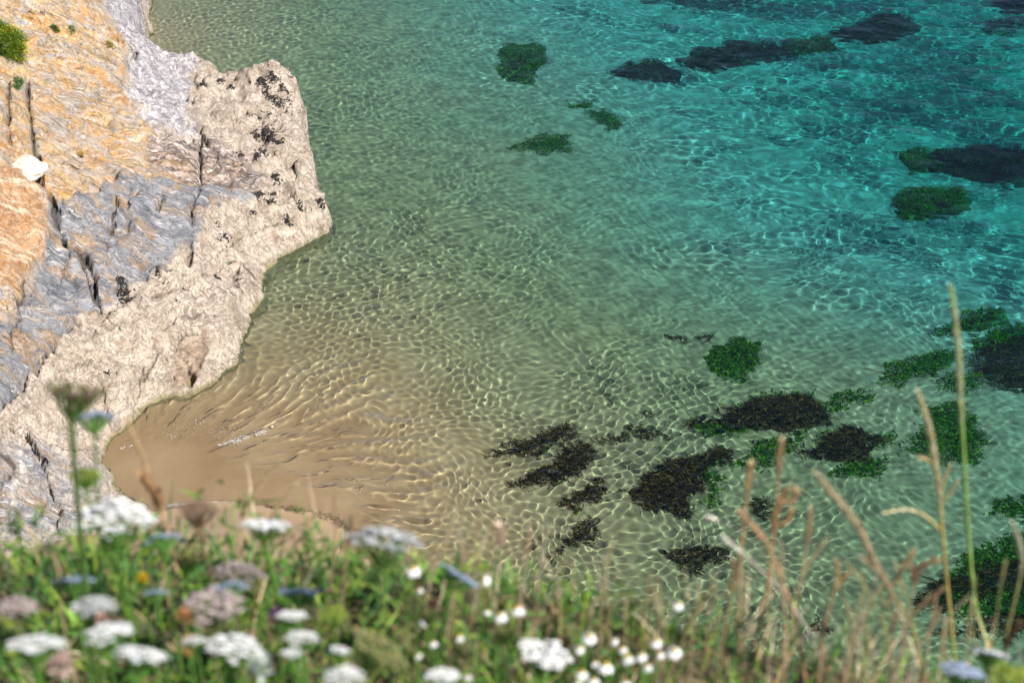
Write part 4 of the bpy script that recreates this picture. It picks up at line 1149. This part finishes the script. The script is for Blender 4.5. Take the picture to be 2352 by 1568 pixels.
def daisy(px, py, w, y0, label, n=13):
    c = V_at(px, py, y0)
    depth = c[1] * CP + (H - c[2]) * SP
    R = w / FPX * depth / 2 * .84
    ax = unit(np.array([rng.normal() * .2, rng.normal() * .2 - .05, 1.0]))
    u_ = unit(np.cross(ax, [0, 1, .01])); v_ = np.cross(ax, u_)
    base = to_ground(c, (rng.normal() * .02, rng.normal() * .01 - .01))
    root = empty('daisy', base, label, 'flower', 'small white daisies in the meadow')
    V, F, C = tube(spline([base, (base + c) / 2 + [rng.normal() * .008, 0, 0], c - ax * R * .1], 10), .0009, 5, (.14,.30,.04))
    mesh_obj('stem', V, F, M_LEAF, C, parent=root, loc=root.location)
    a = np.arange(n) * 2 * math.pi / n + rng.normal(size=n) * .06
    d = unit(u_ * np.cos(a)[:, None] + v_ * np.sin(a)[:, None] + ax * (-.25 + .1 * rng.normal(size=(n, 1))))
    V, F, C = strips(np.repeat((c - ax * R * .05)[None], n, 0) + d * R * .25, d, np.full(n, R * .85), np.full(n, R * .42), 3, np.repeat(-ax[None] * .55, n, 0), np.full((n, 3), .78), np.full((n, 3), .80), side=np.cross(d, ax), taper=.55)
    mesh_obj('petals', V, F, M_PETAL, C, parent=root, loc=root.location)
    # domed yellow disc
    rings, k = 5, 10
    P_ = [c + ax * R * .42]
    for i in range(1, rings):
        f_ = i / (rings - 1); ang = f_ * 1.5
        for j in range(k):
            t = j * 2 * math.pi / k
            P_.append(c + (u_ * math.cos(t) + v_ * math.sin(t)) * R * .40 * math.sin(ang) * (1 + .04 * rng.normal()) + ax * R * (.42 * math.cos(ang)))
    Fq = [(1 + (i - 1) * k + j, 1 + (i - 1) * k + (j + 1) % k, 1 + i * k + (j + 1) % k, 1 + i * k + j) for i in range(1, rings - 1) for j in range(k)] + [(0, 1 + j, 1 + (j + 1) % k, 0 + 1 + (j + 1) % k) for j in range(0)]
    V = np.array(P_)
    mesh_obj('yellow_disc', V, np.array(Fq), M_PETAL, np.full((len(V), 3), (.62,.42,.015)), parent=root, loc=root.location)
DA = [(949,1305,40,1.36,'daisy standing highest, just right of the silver grey umbel'),(963,1352,22,1.36,'little daisy directly below the highest one'),(1110,1328,34,1.38,'daisy tilting right beside the slate blue edge-on umbel'),
(978,1422,30,1.28,'daisy low between the grey umbel stem and the green seed cup'),(1150,1411,36,1.32,'daisy at the left of the close group of three above the nest-like cup'),(1120,1402,20,1.34,'smallest daisy left of the group of three'),(1188,1395,38,1.32,'daisy at the right of the group of three, two heads together'),
(995,1474,22,1.22,'half hidden daisy with yellow disc left of the nest-like cup'),(960,1503,20,1.2,'tiny daisy low beside the olive seed head'),(1055,1461,26,1.24,'faint small daisy behind grass left of the nest-like cup'),(1076,1551,20,1.12,'white speck of a daisy near the bottom, right of the half hidden umbel'),
(1354,1460,38,1.34,'daisy in the meadow centre, upper one of a pair'),(1331,1487,28,1.30,'daisy in the meadow centre with tall yellow disc, lower one of the pair'),(1507,1471,32,1.36,'daisy with bright disc at the upper left of the right pair'),(1549,1492,40,1.34,'largest daisy at the right end of the daisy drift'),
(1392,1525,42,1.26,'wide daisy in the drift with drooping petals'),(1368,1520,24,1.27,'small daisy leaning on the wide one'),(1442,1506,36,1.28,'daisy in the middle of the drift'),(1430,1487,26,1.31,'bluish daisy at the back of the drift'),(1473,1503,30,1.30,'daisy right of the middle of the drift'),(1486,1528,28,1.26,'daisy low on the right side of the drift'),
(1336,1542,36,1.22,'daisy with petals folded down near the bottom edge'),(1363,1560,32,1.18,'daisy cut by the bottom edge of the picture'),(1328,1566,20,1.18,'white petal tip of a daisy at the bottom edge'),(1438,1565,26,1.2,'daisy peeping up at the bottom edge, right of the drift'),(1560,1385,30,1.40,'lone bluish daisy high on a thin green stalk at the meadow rim'),
(1515,1500,24,1.32,'small daisy between the two right-hand large ones'),(1410,1470,22,1.33,'pale daisy at the rear left of the drift')]
for i, (a, b_, w, y0, lb) in enumerate(DA):
    daisy(a, b_, w, y0, lb, 12 + i % 4)

def stalk(px_path, y0, head, w, label, col=(.42,.29,.17), stem=None, branches=(), name='dry_grass_stalk', cat='grass stalk', stem_w=6, group='dry grass stalks rising over the meadow'):
    """px_path runs from the tip down; head = share of the path that is seed head; w = head width in px"""
    col = (min(.8, col[0] * 1.08), min(.7, col[1] * 1.22), min(.6, col[2] * 1.12))
    pw = [V_at(a, b_, y0) for a, b_ in px_path]
    depth = pw[0][1] * CP + (H - pw[0][2]) * SP
    px2m = depth / FPX
    g = to_ground(pw[-1])
    if g[2] > pw[-1][2]: g[2] = pw[-1][2] - .03
    path = spline(pw + [g], 60)[::-1]                       # ground -> tip
    L_ = np.linalg.norm(np.diff(path, axis=0), axis=1); s = np.r_[0, np.cumsum(L_)]
    tot_px = np.linalg.norm(np.diff(np.array(pw), axis=0), axis=1).sum()
    hl = head * tot_px
    root = empty(name, path[0], label, cat, group)
    stem = stem or (.34,.24,.13)
    cols = np.array([stem] * 60) * (.85 + .3 * rng.random((60, 1)))
    V, F, C = tube(path, np.linspace(stem_w * px2m * .55, stem_w * px2m * .38, 60), 5, cols)
    mesh_obj('stem', V, F, M_DRY, C, parent=root, loc=root.location)
    def spike(pth, lh, wid, nm):
        LL = np.r_[0, np.cumsum(np.linalg.norm(np.diff(pth, axis=0), axis=1))]
        n = int(max(14, lh / px2m / 2.6))
        tt = LL[-1] - lh * (1 - (np.arange(n) + .5) / n)
        c_ = np.stack([np.interp(tt, LL, pth[:, k]) for k in range(3)], 1)
        ax_ = unit(np.stack([np.interp(tt + 1e-3, LL, pth[:, k]) for k in range(3)], 1) - np.stack([np.interp(tt - 1e-3, LL, pth[:, k]) for k in range(3)], 1))
        prof = np.sin(np.pi * np.clip((np.arange(n) + 1.2) / (n + 1.2), 0, 1)) ** .45
        out_ = []
        for rep in range(4):
            rnd = unit(rng.normal(size=(n, 3))); sdw = unit(rnd - (rnd * ax_).sum(1, keepdims=True) * ax_)
            dd = unit(ax_ * 1.0 + sdw * .45)
            ln = wid * (1.0 + .5 * rng.random(n))
            out_.append(strips(c_ + sdw * (wid * .18 * prof)[:, None], dd, ln, wid * .42 * prof, 2, sdw * .05, pick([col], n, .22), pick([tuple(min(1, k * 1.35) for k in col)], n, .2), side=np.cross(dd, sdw), taper=.2))
        V, F, C = join(out_)
        mesh_obj(nm, V, F, M_DRY, C, parent=root, loc=root.location)
    spike(path, hl, w * .58 * px2m, 'seed_head')
    for br in branches:                                   # each: path tip -> joint, width
        bp_, bw = br
        q = np.array([V_at(a, b_, y0) for a, b_ in bp_])[::-1]
        q[0] = path[np.argmin(np.linalg.norm(path - q[0], axis=1))]
        q = spline(q, 14)
        V, F, C = tube(q, stem_w * px2m * .35, 4, [stem])
        mesh_obj('side_stem', V, F, M_DRY, C, parent=root, loc=root.location)
        spike(q, np.linalg.norm(np.diff(q, axis=0), axis=1).sum() * .85, bw * .66 * px2m, 'side_spikelet')
    return root
STRAW = (.58,.48,.38); BRN_ = (.56,.38,.24); RUS = (.50,.30,.17); PAL = (.60,.52,.46); GRS = (.22,.34,.08)
stalk([(2184,658),(2196,740),(2204,830),(2206,920),(2212,1010),(2219,1130),(2228,1280),(2240,1400),(2265,1470),(2300,1560)], 1.62, .34, 20, 'tallest pale straw stalk on the right with a green lower stem', STRAW, GRS, stem_w=12)
stalk([(2107,898),(2135,975),(2150,1070),(2160,1160),(2166,1230),(2174,1330),(2186,1440),(2196,1560)], 1.60, .40, 20, 'second tallest straw stalk with three side spikes and an arching one', STRAW, (.40,.32,.10), [([(2112,1050),(2135,1056),(2158,1075)],12),([(2183,1068),(2170,1100),(2164,1150)],12),([(2200,1105),(2182,1130),(2166,1165)],10),([(2028,1178),(2080,1168),(2120,1180),(2168,1215)],11)], stem_w=10)
stalk([(1878,1090),(1918,1140),(1965,1195),(2000,1270),(2030,1330),(2060,1380),(2092,1420),(2105,1480),(2120,1560)], 1.35, .62, 26, 'thick brown spike bending up to the left across the water', (.45,.33,.24), (.28,.24,.10), [([(1978,1278),(2015,1310),(2052,1372)],18)], stem_w=9)
stalk([(1727,1066),(1718,1105),(1716,1135),(1708,1200),(1700,1300),(1696,1420),(1700,1550)], 1.50, .13, 22, 'orange-brown short spike above the left of the brown group', BRN_, (.42,.26,.13), stem_w=9)
stalk([(1797,1010),(1790,1050),(1787,1100),(1782,1170),(1772,1300),(1765,1420),(1762,1550)], 1.54, .17, 20, 'narrow pinkish spike standing highest of the brown group', (.50,.32,.22), (.45,.33,.18), stem_w=8)
stalk([(1812,1122),(1790,1150),(1778,1190),(1776,1250),(1762,1350),(1742,1450),(1735,1560)], 1.46, .26, 22, 'rusty forked spike in the middle of the brown group', RUS, (.40,.25,.13), [([(1830,1128),(1818,1150),(1800,1160)],18),([(1818,1172),(1808,1195),(1785,1212)],16)], stem_w=9)
stalk([(1702,1176),(1725,1205),(1755,1235),(1778,1285),(1795,1320),(1812,1375),(1835,1450),(1850,1560)], 1.42, .40, 22, 'reddish spike leaning left across the brown group', (.46,.28,.18), (.40,.24,.13), stem_w=8)
stalk([(1862,1170),(1860,1210),(1852,1260),(1840,1330),(1825,1420),(1815,1560)], 1.48, .20, 18, 'slim upright spike right of the rusty forked one', (.50,.33,.20), (.42,.34,.20), stem_w=7)
stalk([(1922,1290),(1925,1320),(1918,1350),(1900,1410),(1888,1470),(1880,1560)], 1.42, .26, 17, 'brown forked spike right of the brown group', RUS, (.40,.26,.14), [([(1945,1318),(1932,1335),(1918,1352)],15)], stem_w=8)
stalk([(1686,1290),(1688,1320),(1682,1360),(1665,1440),(1645,1560)], 1.40, .28, 16, 'short rusty spike at the left foot of the brown group', RUS, (.36,.24,.14), stem_w=7)
stalk([(2098,1265),(2075,1300),(2058,1325),(2030,1400),(2000,1470),(1978,1560)], 1.36, .28, 18, 'brown spike leaning right below the arching straw', RUS, (.36,.26,.15))
stalk([(2152,1287),(2125,1290),(2105,1310),(2098,1360),(2080,1430),(2062,1560)], 1.34, .22, 22, 'dark rusty drooping spike over the weed bed at lower right', (.36,.20,.12), (.38,.30,.19), [([(2095,1300),(2100,1330),(2098,1360)],15)])
stalk([(2166,1352),(2130,1378),(2100,1405),(2080,1450),(2050,1560)], 1.32, .40, 16, 'brown spike slanting right low beside the drooping one', (.38,.22,.14), (.36,.26,.15))
stalk([(2156,1400),(2145,1430),(2125,1460),(2105,1500),(2085,1560)], 1.30, .35, 17, 'short brown spike with a pale stem at lower right', (.44,.28,.17), (.46,.38,.26), stem_w=8)
stalk([(2062,1403),(2052,1430),(2045,1460),(2040,1560)], 1.28, .35, 15, 'small reddish spike upright near the bottom right', (.42,.24,.15), (.36,.26,.15))
stalk([(2326,1200),(2342,1245),(2349,1290),(2340,1340),(2325,1400),(2312,1450),(2300,1560)], 1.44, .34, 17, 'pale spike leaning at the right edge of the picture', PAL, (.26,.24,.09), stem_w=8)
stalk([(2342,1432),(2320,1458),(2308,1480),(2300,1560)], 1.28, .55, 22, 'blackish-brown spike at the right edge above the thin white umbel', (.13,.06,.035), (.20,.14,.08))
stalk([(1662,1233),(1680,1252),(1700,1262),(1740,1300),(1800,1360),(1860,1450),(1900,1560)], 1.46, .14, 16, 'pale bleached sprig leaning left over the rippled sand', (.66,.62,.60), (.44,.38,.33), stem_w=5)
stalk([(1625,1186),(1640,1192),(1662,1196),(1720,1230),(1790,1330),(1830,1450),(1860,1560)], 1.52, .06, 14, 'thin sprig ending in a pinkish white tip, furthest left of the group', (.70,.58,.55), (.30,.28,.22), stem_w=2)
stalk([(2012,1330),(1998,1370),(1985,1400),(1960,1470),(1940,1560)], 1.38, .42, 14, 'pale stalk standing between the thick spike and the forked one', (.55,.48,.40), (.38,.30,.22))
stalk([(1640,1340),(1610,1390),(1580,1440),(1550,1520),(1530,1566)], 1.36, .45, 10, 'thin dry straw slanting over the meadow rim, right of the daisies', (.44,.31,.20), stem_w=6)
stalk([(292,964),(310,1010),(328,1050),(345,1100),(362,1150),(380,1190),(400,1280),(420,1400)], 1.50, .50, 15, 'brown stalk crossing the corner where rock meets wet sand', (.48,.32,.19), (.46,.30,.17), stem_w=10)
stalk([(645,1060),(618,1085),(592,1112),(575,1150),(558,1190),(545,1300),(540,1400)], 1.54, .35, 14, 'straw stalk bending right over the brown wash', (.52,.38,.22), (.48,.34,.19), stem_w=7)
stalk([(682,1110),(655,1140),(630,1175),(600,1220),(570,1300),(550,1400)], 1.54, .30, 13, 'paler straw stalk parallel below the bending one', (.56,.42,.27), (.52,.38,.23), stem_w=6)
stalk([(738,1176),(700,1198),(660,1225),(620,1270),(590,1350),(580,1440)], 1.52, .40, 9, 'low thin stalk leaning far right over the dry sand', (.50,.36,.22), stem_w=5)
stalk([(768,1140),(770,1180),(770,1240),(762,1320),(756,1420),(752,1500)], 1.50, .22, 9, 'upright thin straw in front of the grit line', (.50,.36,.24), stem_w=5)
stalk([(809,1180),(808,1205),(800,1240),(792,1300),(786,1400),(780,1500)], 1.46, .28, 15, 'brown upright stalk left of the silver grey umbel', (.36,.22,.13), stem_w=6)
stalk([(1046,1170),(1038,1205),(1026,1240),(1010,1280),(985,1350),(965,1450),(955,1560)], 1.50, .32, 14, 'pale straw spike rising between the grey and the slate blue umbel', (.58,.46,.34), (.50,.38,.25), stem_w=6)
stalk([(1056,1222),(1060,1255),(1066,1275),(1050,1320),(1035,1400),(1020,1500)], 1.44, .24, 12, 'short pinkish spike behind the slate blue umbel', (.62,.46,.38), (.50,.38,.25), stem_w=5)
stalk([(1108,1195),(1090,1225),(1075,1255),(1055,1300),(1040,1400),(1030,1500)], 1.44, .35, 9, 'thin rusty straw leaning right beside the pinkish spike', (.42,.25,.12), stem_w=5)
stalk([(1128,1174),(1128,1210),(1126,1260),(1120,1350),(1115,1500)], 1.48, .30, 9, 'thin upright rusty straw left of the pink plume', (.44,.26,.13), stem_w=4)
stalk([(1149,1210),(1150,1230),(1148,1256),(1135,1290),(1128,1380),(1120,1500)], 1.42, .16, 28, 'soft pink plume on a green stem over the rippled sand', (.62,.42,.36), (.16,.30,.08), stem_w=5)
stalk([(1216,1208),(1214,1250),(1208,1300),(1200,1340),(1192,1430),(1185,1540)], 1.44, .35, 12, 'reddish straw spike right of the pink plume', (.46,.28,.18), (.46,.34,.24), stem_w=6)
stalk([(1262,1205),(1250,1240),(1242,1290),(1240,1350),(1225,1450),(1220,1550)], 1.46, .45, 10, 'greyish white straw right of the reddish spike', (.58,.52,.48), stem_w=5)
stalk([(1495,1314),(1488,1345),(1482,1380),(1470,1450),(1465,1560)], 1.44, .34, 11, 'left one of two pale straws rising together at the meadow rim', (.50,.38,.24), stem_w=6)
stalk([(1515,1322),(1505,1350),(1496,1385),(1482,1450),(1478,1560)], 1.44, .34, 10, 'right one of two pale straws rising together at the meadow rim', (.46,.34,.20), stem_w=5)
stalk([(1305,1270),(1290,1300),(1280,1340),(1262,1420),(1250,1520)], 1.44, .30, 8, 'short thin straw before the isolated golden-brown weed tuft', (.44,.32,.2), stem_w=4)
stalk([(55,1205),(85,1240),(120,1262),(135,1300),(140,1400)], 1.25, .6, 14, 'pale pinkish stalk leaning left at the far left of the meadow', (.60,.44,.32), (.40,.30,.16), stem_w=8)
stalk([(330,1095),(350,1120),(362,1140),(370,1200),(375,1300)], 1.45, .40, 34, 'rusty brown withered flower spike at the corner of the rock', (.32,.17,.09), (.36,.26,.12), name='withered_flower')
for i in range(46):
    x = 880 + 1420 * rng.random() ** .8
    top = 1230 + 170 * rng.random() + (60 if x < 1300 else 0) + (50 if x > 1900 else 0)
    ln = rng.normal() * 45
    stalk([(x + ln, top), (x + ln * .65, top + 45), (x + ln * .3, top + 110), (x, top + 200), (x - 4, 1560)], 1.34 + .14 * rng.random(), .18 + .15 * rng.random(), 7 + 5 * rng.random(), 'one of the many fine bleached straws standing along the meadow rim',
          [(.58,.46,.32), (.50,.36,.22), (.62,.54,.44)][i % 3], [(.48,.36,.20), (.30,.34,.12), (.44,.30,.17)][i % 3], stem_w=3 + 2 * rng.random(), name='thin_straw', group='fine straws along the meadow rim')
stalk([(2230,1365),(2200,1390),(2180,1420),(2170,1480),(2160,1560)], 1.34, .35, 9, 'thin bleached straw between the two tall stalks', (.50,.42,.34), stem_w=4)
stalk([(1985,1420),(1990,1450),(2000,1490),(2010,1560)], 1.28, .30, 9, 'faint short straw at the foot of the thick spike', (.48,.36,.26), stem_w=4)

def bud(px, py, w, hgt, y0, col, label, name='flower_bud', cat='flower'):
    c = V_at(px, py, y0); depth = c[1] * CP + (H - c[2]) * SP; k = depth / FPX
    base = to_ground(c)
    root = empty(name, base, label, cat, 'closed buds and small blooms in the meadow')
    V, F, C = tube(spline([base, (base + c) / 2, c], 8), .0012, 5, (.14,.28,.05))
    mesh_obj('stem', V, F, M_LEAF, C, parent=root, loc=root.location)
    n = 60
    d = unit(rng.normal(size=(n, 3)) * [1, 1, .7] + [0, 0, .35])
    b0 = c + d * [w * k * .22, w * k * .22, hgt * k * .25]
    V, F, C = strips(b0, unit(d + [0, 0, .8]), np.full(n, hgt * k * .5), np.full(n, w * k * .28), 2, -d * .2, pick([col], n, .15), pick([col], n, .15), side=unit(np.cross(d, [0, .1, 1.0])), taper=.3)
    mesh_obj('petals', V, F, M_PETAL, C, parent=root, loc=root.location)
bud(140,1528,46,60,1.02,(.55,.40,.36),'pinkish white closed bud in the bottom left corner')
bud(88,1518,40,48,1.02,(.50,.42,.38),'cream bud left of the pinkish one at the bottom left')
bud(236,1425,30,36,1.16,(.50,.32,.28),'small dusty pink bud between the grey and lilac umbels')
bud(328,1330,26,26,1.30,(.65,.45,.01),'single bright yellow flower left of the blue umbels',name='yellow_flower')
bud(636,1412,24,34,1.22,(.16,.05,.16),'purple bud touching the knobbly white umbel')
bud(600,1532,50,64,1.04,(.62,.66,.60),'pale upright white petal fan below the large oval umbel')
bud(425,1420,30,50,1.16,(.42,.22,.10),'orange-brown withered blossom below the mauve umbel',name='withered_flower')
bud(440,1480,30,46,1.14,(.50,.28,.10),'smaller orange-brown withered blossom near the blue-white umbel',name='withered_flower')
bud(995,1390,34,28,1.26,(.16,.08,.06),'dark brown tuft above the yellow-green seed cup',name='withered_flower')
